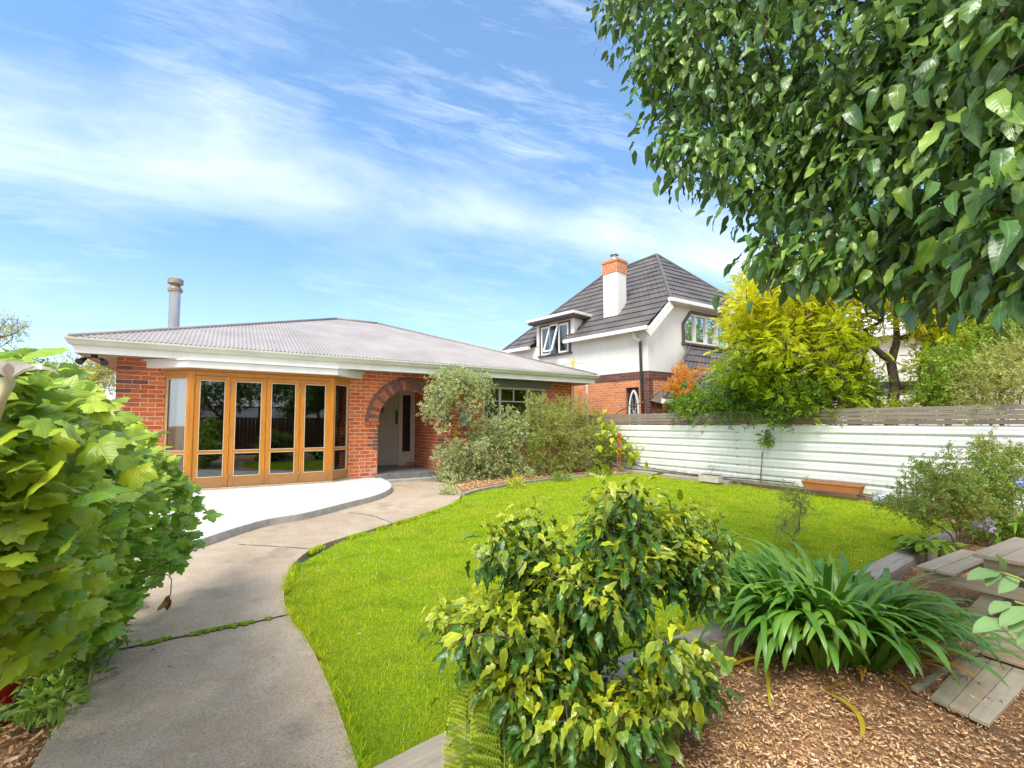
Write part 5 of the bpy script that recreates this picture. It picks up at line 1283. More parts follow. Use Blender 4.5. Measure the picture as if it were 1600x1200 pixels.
# tendrils and long shoots
b = MB(); off_ = np.array([-3.1, 2.6, 0])
for pts in (((100, 645), (150, 640), (190, 648), (215, 662)), ((40, 800), (120, 785), (190, 790), (255, 815), (290, 850)), ((0, 850), (40, 790), (80, 770), (130, 765)), ((150, 905), (215, 900), (262, 898))):
    q = [P(x, y, vY(x, y)+.0)-off_ for x, y in pts]; b.tube(smooth(q, 5), .0035, 5)
b.build('shoot', M('vine_shoot', (.42, .30, .08), (.34, .22, .06), 8, .6), e, smooth=True)
# dead curled leaf dangling from a broken shoot over the path
s0_ = P(262, 898, 2.7); t = empty('dead_shoot', tuple(s0_), 0, 'dry brown leaf dangling on a thin broken vine shoot above the path', 'twig')
b = MB(); b.tube([P(228, 897, 2.6)-s0_, np.zeros(3), P(268, 905, 2.7)-s0_, P(267, 925, 2.7)-s0_, P(264, 938, 2.7)-s0_], .0028, 5); b.build('stalk', m_bark, t)
leaves('leaf', TL, np.array([P(264, 934, 2.7)]*5)+rng.normal(0, .006, (5, 3)), np.tile([0, 0, -1.], (5, 1))+rng.normal(0, .3, (5, 3)), rdir(5), .075, .5, M('dead_leaf', (.34, .20, .07), (.2, .1, .04), 30, .8), t)
# white lily at the left edge
t = empty('white_flower', tuple(P(14, 592, .62)), 0, 'large white trumpet flower poking out of the vine at the left edge', 'flower')
def petal(mb, L, w_, az, el, curl):
    V = []; F = []; n = 8
    for i in range(n+1):
        s = i/n; ww = w_*math.sin(math.pi*min(1, s**.75*.97+.02))*.5+.001; r_l = L*s; e_ = el-curl*s*s
        for k, x in enumerate((-1, -.5, 0, .5, 1)):
            r0 = r_l*math.cos(e_); z = L*s*math.sin(el-curl*s*s*.6); V.append((math.cos(az)*r0-math.sin(az)*ww*x, math.sin(az)*r0+math.cos(az)*ww*x, z+abs(x)**2*ww*.35))
    for i in range(n):
        for k in range(4): q = i*5+k; F.append((q, q+1, q+6, q+5))
    mb.add(V, F)
nlw = N('white_petal'); dd_ = nlw.n('ShaderNodeBsdfTranslucent'); dd_.inputs[0].default_value = (.8, .78, .7, 1); ms_ = nlw.n('ShaderNodeMixShader'); ms_.inputs[0].default_value = .3; nlw.l(nlw.bsdf((.82, .80, .76), .5, .3), ms_.inputs[1]); nlw.l(dd_.outputs[0], ms_.inputs[2]); m_petal = nlw.done(ms_.outputs[0])
for i, (L_, w_) in enumerate(((.055, .030), (.05, .028), (.055, .032), (.05, .028), (.052, .03))): 
    b = MB(); petal(b, L_, w_, i*2*math.pi/5-.2, .75, .9); b.build('petal', m_petal, t, smooth=True)
b = MB(); b.tube([(0, 0, 0), (-.01, .0, -.03), (-.015, 0, -.06)], [.008, .006, .004], 8); b.build('tube', M('flower_tube', (.65, .62, .25), (.6, .55, .3), 5, .5), t, smooth=True)
# weeds under the vine
T = blobs([(120, 1000, 55, 40, 26), (70, 1060, 60, 40, 26), (170, 950, 35, 40, 16), (75, 1100, 25, 25, 6)], Yf=lambda x, y: G(x, min(y+40, 1190), 0)[1], dj=.06); T[:, 2] = np.maximum(T[:, 2], .02)
plant('weeds', 'tangle of small green weeds and grass below the vine beside the path', 'weeds', (-2.15, 2.4, 0), T, [T_leaf(3, .34, .1, .5, .03)], lf_grn, m_stemg, K=12, size=.06, spread=.09, droop=-.1, along=.1, tip_r=.001, tint=.45)
def ribbon(pts_fn, n, w_, fold=.25):
    """points along a blade -> V, F"""
    V = []; lv = []
    for i in range(n+1):
        s = i/n; p, side, nrm = pts_fn(s); ww = w_*.5*min(1, (.45+s*3))*max(0., 1-s**5)**.6
        for k in (-1, 0, 1): V.append(p+side*ww*k+nrm*abs(k)*ww*fold); lv.append((k*.3, s, 0))
    F = []
    for i in range(n):
        a = i*3; F += [(a, a+1, a+4, a+3), (a+1, a+2, a+5, a+4)]
    return V, F, lv
def blades(name, e, specs, mat, n=12, fold=.22, bexp=1.6):
    """specs: (base, az, elev, length, bend, width, tint, kink)"""
    V = []; F = []; LV = []; TT = []; RR = []; k = 0; off_ = np.array(e.location)
    for (bs, az, el, L, bend, w_, tn, side_t) in specs:
        p = np.array(bs, float)-off_; pts = []; a = el
        for i in range(n+1):
            s = i/n; pts.append(p.copy()); a = el-bend*s**bexp
            zz = math.sin(a); rr = math.cos(a); azz = az+side_t*s
            p = p+np.array([math.cos(azz)*rr, math.sin(azz)*rr, zz])*L/n
            if p[2]+off_[2] < -.10: p[2] = -.10-off_[2]+.004
        sd = np.array([-math.sin(az), math.cos(az), 0]); 
        def fn(s):
            i = min(int(round(s*n)), n); d = pts[min(i+1, n)]-pts[max(i-1, 0)]; d = d/(np.linalg.norm(d)+1e-9); s2 = np.cross(d, np.cross(sd, d)); s2 = sd-d*np.dot(sd, d); s2 /= np.linalg.norm(s2)+1e-9
            return pts[i], s2, np.cross(d, s2)*-1
        v, f, lv = ribbon(fn, n, w_, fold); V += v; F += [tuple(q+k for q in ff) for ff in f]; k += len(v); LV += lv; TT += [tn]*len(v); RR += [rng.random()]*len(v)
    return npmesh(name, np.array(V), np.array(F), mat, e, {'tint': ('FLOAT', np.array(TT).clip(0, 1)), 'rnd': ('FLOAT', np.array(RR)), 'lv': ('FLOAT_VECTOR', np.array(LV))})
def weedgrass(name, label, bases, n, L, w_, mat, tint=.5):
    e = empty(name, tuple(np.mean(bases, 0)*[1, 1, 0]), 0, label, 'weeds'); sp = []
    for _ in range(n):
        q = bases[rng.integers(len(bases))]+rng.normal(0, .06, 3)*[1, 1, 0]; sp.append((q, rng.random()*6.28, R(rng.uniform(40, 85)), L*rng.uniform(.5, 1.2), rng.uniform(.5, 2.4), w_*rng.uniform(.6, 1.3), tint+rng.normal(0, .2), rng.normal(0, .4)))
    blades('blades', e, sp, mat, 8); return e
weedgrass('weed_grass', 'long arching grass blades and weeds at the shaded left path edge', np.array([G(x, y, 0) for x, y in ((60, 1120), (95, 1075), (120, 1040), (150, 1000), (175, 960), (70, 1130), (100, 1010), (75, 1060))]), 190, .28, .009, lf_grn, .55)

# --- yellow tipped shrub in the middle foreground
bl = [(800, 848, 42, 42, 18), (850, 880, 34, 40, 12), (960, 800, 44, 42, 24), (985, 900, 50, 50, 16), (1040, 1010, 26, 40, 5), (1005, 835, 32, 36, 10), (1080, 835, 46, 46, 24), (1095, 890, 22, 36, 6), (905, 925, 70, 50, 34), (730, 965, 50, 32, 18), (785, 1000, 70, 60, 30), (860, 1000, 75, 60, 40), (840, 1090, 70, 50, 30), (950, 1125, 65, 36, 20), (1060, 1060, 55, 50, 14), (1040, 1110, 60, 40, 12), (1000, 880, 36, 34, 6), (900, 1150, 70, 35, 12), (760, 1110, 40, 45, 8)]
def mY(x, y): return 2.35-.18*math.sin((x-680)/450*math.pi)-.25*max(0, (y-900)/300)
T = blobs(bl, Yf=mY, dj=.16); T[:, 2] = np.maximum(T[:, 2], .06)
mb_ = G(905, 1075, -.1)
plant('variegated_shrub', 'rounded shrub with dark leaves and yellow tipped shoots in the centre foreground', 'shrub', tuple(mb_), T, [T_leaf(7, .42, .14, .30, .04, .36, tooth=.12), T_leaf(7, .36, .20, .45, -.05, .34, tooth=.16), T_leaf(7, .46, .16, .3, .05, .36, tooth=.12)], lf_mul, m_bark, K=30, size=.062, spread=.105, droop=.65, step=.14, tip_r=.0032, power=.36, along=.14, tint=lambda p, o, T=T: np.clip(.75-np.linalg.norm(p-T[o], axis=1)/.22+np.clip((p[:, 2]-T[o][:, 2])*9, -.6, .8), 0, 1), djit=.55, outw=.9)
# --- strap leaved clump
ab = G(1290, 1015, -.1); e = empty('strap_leaf_clump', tuple(ab), 0, 'big clump of dark green strap leaves on the wood chips in the right foreground', 'plant'); sp = []
for i in range(460):
    r = .40*rng.random()**.5; a = rng.random()*6.283; bs = ab+np.array([r*math.cos(a)*1.15, r*math.sin(a)*.8, 0])
    az = a+rng.normal(0, .55); el = R(rng.uniform(62, 89)-26*r); L = rng.uniform(.60, .92)*(1-.24*max(0, math.cos(az-.1))); sp.append((bs, az, el, L, rng.uniform(1.5, 3.3)*(.75+.5*r), rng.uniform(.036, .054), rng.uniform(0, .55), rng.normal(0, .25)))
fan = G(1405, 1010, -.1)
for i in range(6): sp.append((fan+rng.normal(0, .03, 3)*[1, 1, 0], R(rng.uniform(-50, -20)), R(rng.uniform(22, 40)), rng.uniform(.6, .85), rng.uniform(.7, 1.3), .035, .5, rng.normal(0, .15)))
blades('leaves', e, sp, lf_aga, 15, bexp=2.1)
m_dead = leafmat('yellowing_leaf', (.70, .30, .02), (.52, .46, .04), trans=.3, veinamt=.0, rnd=.2); sp = []
for i in range(26):
    a = rng.random()*6.283; r = rng.uniform(.25, .55); bs = ab+np.array([r*math.cos(a), r*math.sin(a)*.8, .0]); sp.append((bs, a+rng.normal(0, .4), R(rng.uniform(5, 50)), rng.uniform(.3, .55), rng.uniform(.5, 2.), rng.uniform(.015, .028), rng.random(), rng.normal(0, .6)))
blades('yellowed_leaf', e, sp, m_dead, 12)
q = G(1290, 1080, -.07); e = empty('fallen_leaf', tuple(q), 0, 'long curved yellow leaf lying on the wood chips in front of the strap leaved clump', 'leaf')
blades('blade', e, [(q, R(-70), R(8), .42, .5, .026, .2, -1.3)], m_dead, 12)
# second clump and blue flowers at the right edge
ab2 = G(1610, 845, -.1); e = empty('strap_leaf_clump', tuple(ab2), 0, 'strap leaved plant with round blue flower head at the right edge behind the table', 'plant'); sp = []
for i in range(90):
    r = .3*rng.random()**.5; a = rng.random()*6.283; bs = ab2+np.array([r*math.cos(a), r*math.sin(a), 0]); sp.append((bs, a+rng.normal(0, .6), R(rng.uniform(40, 80)), rng.uniform(.5, .8), rng.uniform(1., 2.6), .036, rng.uniform(.4, .9), rng.normal(0, .25)))
blades('leaves', e, sp, lf_aga, 12)
m_blue = M('blue_petal', (.25, .32, .80), (.42, .48, .85), 30, .6)
m_pale = M('pale_blue_petal', (.70, .74, .82), (.50, .58, .78), 30, .6)
m_mauve_p = M('mauve_petal', (.42, .32, .62), (.60, .50, .75), 30, .6)
def mophead(name, c, r, n, mat, parent, size):
    d = unit(rng.normal(0, 1, (n, 3))); d[:, 2] = np.abs(d[:, 2])*1.0-.25; d = unit(d); p = np.array(c)+d*r*(.85+.2*rng.random(n))[:, None]
    fl = (np.array([(0, 0, 0)]+[(math.cos(k*math.pi/4)*(.5 if k % 2 else .22), math.sin(k*math.pi/4)*(.5 if k % 2 else .22), .03) for k in range(8)]), np.array([(0, 1+k, 1+(k+1) % 8) for k in range(8)]))
    tv = np.cross(d, rdir(n)); return leaves(name, [fl], p, tv, d, size, .5, mat, parent)
fh = P(1591, 757, ab2[1]-.1); mophead('flower_head', fh, .075, 60, m_blue, e, .045)
b = MB(); b.tube([np.zeros(3), fh-ab2], .007, 6); b.build('flower_stem', m_stemg, e)
# ferns at the lower edge
pin = [T_pinnate(9, .16, .10, .12)]
def fern(label, base, fronds):
    e = empty('fern', tuple(base), 0, label, 'fern', 'ferns at the lower edge of the photo'); Pn = []; D = []; U = []; S = []; Tn = []; b = MB()
    for az, el, L, bend, tn in fronds:
        p = np.zeros(3); n = 26; pts = [p.copy()]
        for i in range(n):
            s = (i+1)/n; a = el-bend*s**1.5; p = p+np.array([math.cos(az)*math.cos(a), math.sin(az)*math.cos(a), math.sin(a)])*L/n; pts.append(p.copy())
            d = pts[-1]-pts[-2]; d /= np.linalg.norm(d); sd = np.array([-math.sin(az), math.cos(az), 0]); nr = np.cross(d, -sd)
            if s > .12:
                for q in (-1, 1):
                    Pn.append(p+np.array(base)); D.append(sd*q+d*.35+nr*-.15); U.append(nr*-1 if nr[2] < 0 else nr); S.append(L*.20*math.sin(math.pi*min(1, (s*.93+.07)**.8))**.8+.006); Tn.append(tn+.3*s)
        b.tube(pts, [.003*(1-.8*i/n) for i in range(n+1)], 5)
    b.build('stalk', m_stemg, e); leaves('fronds', pin, np.array(Pn), np.array(D)+rng.normal(0, .06, (len(D), 3)), np.array(U), np.array(S), np.array(Tn), lf_fern, e)
fern('tall fern frond standing in front of the yellow tipped shrub', G(790, 1290, -.1), [(R(95), R(76), .62, .5, .35), (R(50), R(66), .55, .8, .1), (R(140), R(58), .42, .7, .2), (R(20), R(50), .5, 1.1, .0), (R(-40), R(50), .4, 1.0, .2), (R(70), R(55), .50, .9, .1)])
fern('small bright yellow green fern frond beside the nearest sleeper', G(728, 1275, -.1), [(R(92), R(72), .44, .3, .9), (R(160), R(50), .25, .8, .7)])
fern('low fern under the right side of the yellow tipped shrub', G(880, 1275, -.1), [(R(80), R(58), .42, .9, .25), (R(20), R(52), .38, 1., .2), (R(130), R(60), .36, .8, .3), (R(-30), R(45), .3, 1., .4)])
fern('fern tips at the bottom edge under the wood chips corner', G(975, 1270, -.1), [(R(90), R(45), .27, 1., .4), (R(30), R(45), .26, 1., .4), (R(150), R(45), .3, 1., .3)])
# small things between
def hpl(o): return dict(plane=hplane(o))
# shrubs in front of the house window
T1 = blobs([(712, 592, 36, 14, 26), (752, 600, 16, 16, 10), (690, 625, 26, 20, 18), (672, 640, 10, 12, 5), (740, 622, 26, 20, 11), (700, 708, 20, 18, 9), (730, 720, 38, 30, 30), (785, 668, 34, 28, 32), (790, 700, 38, 34, 30), (752, 670, 24, 36, 14), (812, 690, 24, 44, 20), (720, 748, 42, 16, 20), (776, 742, 24, 12, 10), (690, 650, 8, 14, 3)], dj=.22, **hpl(.75)); T1[:, 2] = np.maximum(T1[:, 2], .08)
plant('grey_green_shrub', 'loose silvery green shrub between the porch arch and the front window', 'shrub', tuple(onplane(748, 762, *hplane(.8))*[1, 1, 0]), T1, TS, lf_fei, m_twig, K=22, size=.135, spread=.19, droop=-.3, step=.2, tip_r=.0035, along=.2, tint=.45, power=.36)
T2 = blobs([(850, 655, 36, 34, 34), (900, 660, 44, 38, 44), (905, 700, 50, 36, 46), (860, 700, 34, 36, 24), (935, 690, 20, 40, 14), (925, 720, 30, 22, 18), (868, 738, 20, 12, 8), (880, 634, 14, 10, 3)], dj=.25, **hpl(.7)); T2[:, 2] = np.maximum(T2[:, 2], .08)
plant('olive_shrub', 'dense olive green shrub below the right end of the brick house eaves', 'shrub', tuple(onplane(892, 748, *hplane(.7))*[1, 1, 0]), T2, TSf, lf_oli, m_twig, K=34, size=.155, spread=.22, droop=-.4, step=.2, tip_r=.0035, along=.25, tint=.42, power=.36)
T2b = blobs([(832, 675, 10, 30, 10), (838, 700, 10, 40, 12)], dj=.1, **hpl(1.)); plant('slender_shrub', 'slender upright green shrub in front of the front window right pane', 'shrub', tuple(onplane(836, 752, *hplane(1.0))*[1, 1, 0]), T2b, TS, lf_grn, m_twig, K=11, size=.10, spread=.14, droop=-.5, tip_r=.003, tint=.55)
for px, py, r, lb, mt, tn in ((880, 742, 16, 'low green plant under the olive shrub, left of the pair', lf_grn, .5), (938, 735, 20, 'low green plant under the olive shrub, right of the pair', lf_grn, .6), (700, 765, 16, 'pale silver ground plant beside the porch step', lf_fei, .8), (806, 752, 14, 'yellow green creeping plant in the bed under the window', lf_yel, .9), (822, 738, 12, 'small dark herb in the bed below the window', lf_fei, .3)):
    c = G(px, py+8, .02); T = ell(16, c+[0, 0, .10], (r/717*c[1], .15, .12), zmin=.04); plant('bed_plant', lb, 'plant', tuple(c), T, TS, mt, m_stemg, K=9, size=.10, spread=.10, tint=tn, tip_r=.001)
# fence side plants
c = H(FU-.33, wq, .2); T = ell(12, c+[0, 0, .17], (.10, .18, .12)); plant('grey_herb', 'thin grey herb growing in the small whitewashed planter', 'plant', tuple(c-[0, 0, .01]), T, [T_sprig(7, .25, .3, seed=9)], lf_sage, m_twig, K=4, size=.09, spread=.05, droop=-.6, tint=.3, tip_r=.0012)
c = G(1187, 764, -.01); top_ = P(1197, 680, c[1]); T = ell(5, top_, (.07, .07, .05)); plant('staked_sapling', 'thin sapling with a small leafy top standing before the middle of the white fence', 'sapling', tuple(c), T, TLs, lf_grn, m_twig, K=9, size=.13, spread=.06, droop=.5, tint=.6, tip_r=.0024, power=.5, seeds=[[tuple(c), tuple(P(1190, 720, c[1])), tuple(P(1196, 690, c[1]))]], jit=.05)
sk = P(1191, 706, c[1]-.03); b = MB(); b.tube([c+[.0, -.03, 0], sk], .011, 6); t = empty('garden_stake', tuple(c+np.array([0, -.03, 0])), 0, 'thin wooden stake holding the sapling before the middle of the white fence', 'stake')
b = MB(); b.tube([np.zeros(3), sk-c-np.array([0, -.03, 0])], .011, 6); b.build('stake', m_twig, t)
c = G(997, 738, .0); pc = P(965, 690, c[1]); T = blobs([(962, 672, 16, 14, 8), (950, 690, 14, 12, 6), (975, 695, 18, 14, 8), (994, 700, 5, 5, 2), (940, 660, 14, 16, 4)], Y=c[1], dj=.12); plant('leaning_sapling', 'yellow green large leaved sapling leaning over the red trellis at the far fence end', 'sapling', tuple(c), T, TL, lf_yel, m_twig, K=6, size=.20, spread=.10, droop=.7, tint=.6, tip_r=.004, power=.4, seeds=[[tuple(c), tuple(P(978, 705, c[1]))]])
c = G(1376, 790, -.01); e = empty('hydrangea', tuple(c), 0, 'low hydrangea with one round pale blue and white flower head at the fence foot', 'flower'); mophead('flower_head', c+[0, 0, .10], .105, 150, m_pale, e, .05)
n = 16; a_ = rng.random(n)*6.28; leaves('foliage', TLs, np.tile(c+[0, 0, .03], (n, 1)), np.c_[np.cos(a_), np.sin(a_), .1+.2*rng.random(n)], np.tile([0, 0, 1.], (n, 1)), .15, .3, lf_grn, e)
# pinkish patches by the timber behind the lawn: none
# small twiggy shrub behind the clump, leafy plant, bare stemmed bush and neighbours at the right
c = G(1240, 862, -.05); T = blobs([(1236, 800, 26, 34, 34), (1230, 775, 20, 14, 8), (1250, 770, 8, 12, 4)], Y=c[1]-.1, dj=.12); plant('twiggy_shrub', 'small upright twiggy shrub behind the left side of the strap leaved clump', 'shrub', tuple(c), T, TSf, lf_oli, m_twig, K=7, size=.085, spread=.08, droop=-.6, tint=.35, tip_r=.002, step=.1)
c = G(1452, 880, -.06); e = empty('broad_leaf_plant', tuple(c), 0, 'low plant with broad mid green leaves right of the strap leaved clump', 'plant'); n = 60; a_ = rng.random(n)*6.28; rr = rng.random(n)*.16
leaves('foliage', TL, np.c_[c[0]+rr*np.cos(a_), c[1]+rr*np.sin(a_), c[2]+.12+.14*rng.random(n)], np.c_[np.cos(a_), np.sin(a_), .3*rng.normal(0, 1, n)-.1], np.tile([0, 0, 1.], (n, 1))+rdir(n, .3), .15*(1+rng.normal(0, .2, n)), .55+.2*rng.normal(0, 1, n), lf_grn, e)
c = G(1500, 868, -.1); Tb = blobs([(1470, 760, 36, 20, 20), (1440, 790, 22, 20, 12), (1400, 780, 22, 16, 9), (1450, 740, 22, 24, 12), (1500, 770, 40, 34, 34), (1520, 790, 30, 20, 14), (1480, 720, 14, 16, 6)], Y=c[1]-.05, dj=.20)
plant('bare_stemmed_bush', 'open bush with bare lower stems beside the picnic table', 'shrub', tuple(c), Tb, TS, lf_rose, m_twig, K=20, size=.085, spread=.09, droop=-.2, tint=lambda p, o: .12+.2*rng.normal(0, 1, len(p)), tip_r=.0022, step=.12, seeds=[[tuple(c), tuple(P(1494, 830, c[1])), tuple(P(1470, 790, c[1]))], [tuple(c), tuple(P(1500, 820, c[1])), tuple(P(1510, 780, c[1]))], [tuple(c), tuple(P(1485, 835, c[1])), tuple(P(1430, 800, c[1]))]])
c = G(1545, 850, -.1); Tb = blobs([(1537, 690, 9, 14, 8), (1537, 725, 16, 16, 9), (1530, 750, 30, 24, 24), (1550, 780, 36, 34, 30), (1580, 740, 26, 34, 22), (1590, 710, 16, 12, 8), (1560, 810, 30, 18, 12)], Y=c[1]+.2, dj=.2)
plant('bronze_tipped_bush', 'bush with red brown shoot tips rising above the blue flowers at right', 'shrub', tuple(c), Tb, TS, lf_rose, m_twig, K=20, size=.095, spread=.10, droop=-.1, tint=lambda p, o: np.clip((p[:, 2]-.8)*1.0, 0, 1)*.8+.15*rng.normal(0, 1, len(p)), tip_r=.0022, step=.12)
c = G(1540, 850, -.1); e = empty('purple_flowers', tuple(c), 0, 'low mauve and pale blue hydrangea flowers below the bronze tipped bush', 'flower')
for x, y, mt in ((1528, 820, m_mauve_p), (1548, 828, m_mauve_p), (1532, 795, m_pale), (1545, 815, m_mauve_p)): mophead('flower_head', P(x, y, c[1]-.15), .055, 40, mt, e, .045)
n = 60; pp_ = ell(n, c+[0, 0, .2], (.28, .2, .18)); leaves('foliage', TLs, pp_, rdir(n), rdir(n, .4)+[0, 0, 1.], .11, .35, lf_grn, e)
# out of focus spray of leaves close to the camera on the right
c = np.array([1.75, .95, .2]); e = empty('foreground_spray', tuple(c), 0, 'soft green leafy spray close to the camera at the right edge over the boards', 'branch')
spec = [((1566, 890), (1567, 860), .95), ((1562, 893), (1512, 894), .95), ((1563, 897), (1538, 907), .95), ((1590, 900), (1564, 922), .95), ((1592, 898), (1618, 888), .95), ((1612, 948), (1560, 968), .9), ((1570, 968), (1522, 978), .9), ((1600, 962), (1578, 984), .9), ((1578, 940), (1545, 950), .92), ((1625, 985), (1588, 998), .9)]
pos = np.array([P(a[0], a[1], Y) for a, _, Y in spec]); tp = np.array([P(bb[0], bb[1], Y*.97) for _, bb, Y in spec]); dv = tp-pos
leaves('foliage', [T_leaf(5, .34, .1, .2, .02, .5)], pos, dv, np.tile([.1, -.25, 1.], (len(pos), 1))+rng.normal(0, .25, (len(pos), 3)), np.linalg.norm(dv, axis=1)*.95, .5, lf_sage, e)
b = MB(); b.tube([P(1560, 893, .95)-c, P(1590, 903, .93)-c, P(1640, 925, .9)-c, (0.1, -.1, .3), (0, 0, 0)], .0025, 5); b.tube([P(1585, 940, .92)-c, P(1620, 950, .9)-c, P(1660, 980, .9)-c], .0025, 5); b.tube([P(1600, 985, .9)-c, P(1650, 985, .88)-c], .0025, 5); b.build('stem', m_stemg, e)
# --- beyond the fence
T = blobs([(1150, 620, 55, 36, 70), (1100, 640, 45, 18, 36), (1200, 590, 50, 40, 50), (1080, 632, 26, 16, 14), (1210, 640, 40, 20, 26), (1250, 610, 40, 35, 30)], dj=.28, plane=fplane(.15))
plant('climbing_shrub', 'dark green shrub spilling over the timber top of the white fence', 'shrub', tuple(H(FU+.6, 3.2)), T, [T_sprig(7, .42, .42, seed=s) for s in (11, 12)], lf_grn, m_bark, K=13, size=.20, spread=.26, droop=.35, tint=tipt(T, .35, .0), step=.3, tip_r=.004)
T = blobs([(1066, 596, 16, 28, 36), (1052, 615, 12, 14, 10), (1095, 582, 7, 7, 5), (1078, 625, 14, 10, 8), (1085, 597, 6, 8, 4)], dj=.25, plane=fplane(.55))
plant('orange_maple', 'small orange leaved maple between the neighbour house and the dark green shrub', 'tree', tuple(H(FU+.6, 5.2)), T, TS, lf_org, m_twig, K=11, size=.13, spread=.15, droop=0., tint=.6, step=.2, tip_r=.003)
# golden robinia
rb = P(1391, 640, 9.8)*[1, 1, 0]
sd_ = [[tuple(rb), tuple(P(1391, 650, 9.8)), tuple(P(1399, 605, 9.8)), tuple(P(1392, 566, 9.8))], [tuple(P(1392, 566, 9.8)), tuple(P(1368, 545, 9.7)), tuple(P(1335, 520, 9.6)), tuple(P(1290, 490, 9.4))], [tuple(P(1392, 566, 9.8)), tuple(P(1402, 530, 9.8)), tuple(P(1400, 480, 9.9)), tuple(P(1395, 440, 10.))], [tuple(P(1402, 530, 9.8)), tuple(P(1440, 515, 9.9)), tuple(P(1480, 480, 10.1))], [tuple(P(1335, 520, 9.6)), tuple(P(1250, 530, 9.3)), tuple(P(1190, 540, 9.3))]]
T = blobs([(1230, 470, 70, 45, 60), (1290, 430, 80, 40, 45), (1180, 500, 45, 35, 30), (1165, 470, 26, 16, 8), (1190, 560, 60, 40, 34), (1260, 530, 60, 50, 34), (1230, 600, 60, 30, 22), (1170, 445, 14, 10, 4), (1330, 400, 80, 36, 30), (1420, 430, 90, 40, 40), (1340, 470, 60, 40, 30), (1480, 450, 60, 40, 30), (1300, 540, 30, 30, 12), (1300, 590, 40, 25, 10), (1455, 570, 30, 20, 14), (1330, 590, 26, 22, 12), (1330, 540, 34, 40, 22), (1240, 620, 50, 20, 12), (1135, 560, 20, 30, 6), (1450, 500, 40, 30, 18), (1470, 610, 30, 16, 8), (1520, 500, 40, 40, 16), (1480, 500, 60, 50, 16), (1500, 560, 30, 30, 6), (1340, 620, 24, 10, 4), (1150, 520, 20, 30, 8)], Y=9.7, dj=.55)
plant('golden_robinia', 'golden yellow feathery leaved tree with grey forked trunk behind the white fence', 'tree', tuple(rb), T, [T_pinnate(6, .30, .20, .25), T_pinnate(5, .32, .22, .35)], lf_rob, m_barkg, K=28, size=.15, spread=.30, droop=.02, step=.35, seeds=sd_, tip_r=.0085, power=.42, along=.3,
      djit=.35, tint=lambda p, o: np.clip((p[:, 2]-2.2)*.62+rng.normal(0, .14, len(p))+.16*np.sin(p[:, 0]*2.1+p[:, 2]*3), 0, 1), trunk_name='trunk', crown_name='crown')
for name, label, bl_, pl_, mt, K_, sz, tn in (
    ('background_shrub', 'olive brown twiggy shrub over the right end of the timber topped fence', [(1560, 600, 55, 42, 70), (1590, 560, 40, 40, 34), (1520, 620, 30, 26, 18)], fplane(.9), lf_oli, 14, .17, .4),
    ('background_shrub', 'light green shrub right of the robinia trunk behind the fence', [(1470, 600, 34, 40, 36), (1505, 560, 26, 36, 14), (1440, 632, 26, 14, 10)], fplane(1.6), lf_grn, 11, .17, .6),
    ('background_shrub', 'dark green shrub left of the robinia trunk behind the fence', [(1330, 610, 46, 32, 40), (1290, 640, 30, 12, 10), (1310, 580, 30, 24, 12)], fplane(1.8), lf_grn, 11, .17, .2),
    ('background_shrub', 'tall mid green shrub at the right edge behind the fence, below the overhanging tree', [(1580, 520, 50, 40, 40), (1530, 560, 36, 30, 26)], fplane(2.4), lf_grn, 16, .17, .5),
    ('background_shrub', 'low yellow green shrub at the foot of the robinia trunk', [(1420, 640, 26, 12, 12), (1370, 645, 18, 8, 6), (1290, 642, 20, 8, 6)], fplane(1.1), lf_yel, 8, .15, .5)):
    T = blobs(bl_, dj=.35, plane=pl_); c = np.mean(T, 0)*[1, 1, 0]
    plant(name, label, 'shrub', tuple(c), T, TSf if 'olive' in label else TS, mt, m_twig, K=K_, size=sz, spread=.26, droop=-.1, tint=tn, step=.3, tip_r=.004, group='shrubs and trees behind the white fence')
for name, label, bl_, Y_, mt, tn, K_ in (('background_tree', 'dull green tree behind the robinia at the right edge', [(1560, 480, 80, 70, 70), (1660, 520, 60, 80, 30), (1480, 470, 50, 40, 20)], 14., lf_oli, .45, 16), ('background_tree', 'deep green tree behind the robinia crown', [(1300, 500, 40, 30, 14), (1440, 440, 60, 24, 20)], 15., lf_grn, .25, 14)):
    T = blobs(bl_, Y=Y_, dj=.7); plant(name, label, 'tree', (T[:, 0].mean(), Y_, 0), T, TS, mt, m_bark, K=K_, size=.30, spread=.5, tint=tn, step=.5, tip_r=.007, group='shrubs and trees behind the white fence', trunk_name='trunk', crown_name='crown')
# white house and dark carport seen through the trees
a0_, a1_ = P(1290, 640, 19.), P(1720, 640, 17.); WHE = empty('white_house', tuple(a0_*[1, 1, 0]), 0, 'pale rendered house glimpsed through the trees behind the robinia', 'house'); o_ = a0_*[1, 1, 0]; dd = (a1_-a0_)*[1, 1, 0]; L_ = np.linalg.norm(dd); dd /= L_; nn = np.array([-dd[1], dd[0], 0])
def wbox(mb, x0, x1, y0, y1, z0, z1): return mb.hexa([dd*x+nn*y+UPv*z for z in (z0, z1) for x, y in ((x0, y0), (x1, y0), (x1, y1), (x0, y1))])
b = MB(); wbox(b, -1, L_, 0, 6, 0, 4.9); b.build('wall', m_whiten, WHE)
b = MB(); b.hexa([dd*-1.4-nn*.4+UPv*4.9, dd*(L_+.4)-nn*.4+UPv*4.9, dd*(L_+.4)+nn*6.4+UPv*4.9, dd*-1.4+nn*6.4+UPv*4.9, dd*2+nn*2.8+UPv*6.1, dd*(L_-2)+nn*2.8+UPv*6.1, dd*(L_-2)+nn*3.2+UPv*6.1, dd*2+nn*3.2+UPv*6.1]); b.build('roof', m_whiten, WHE)
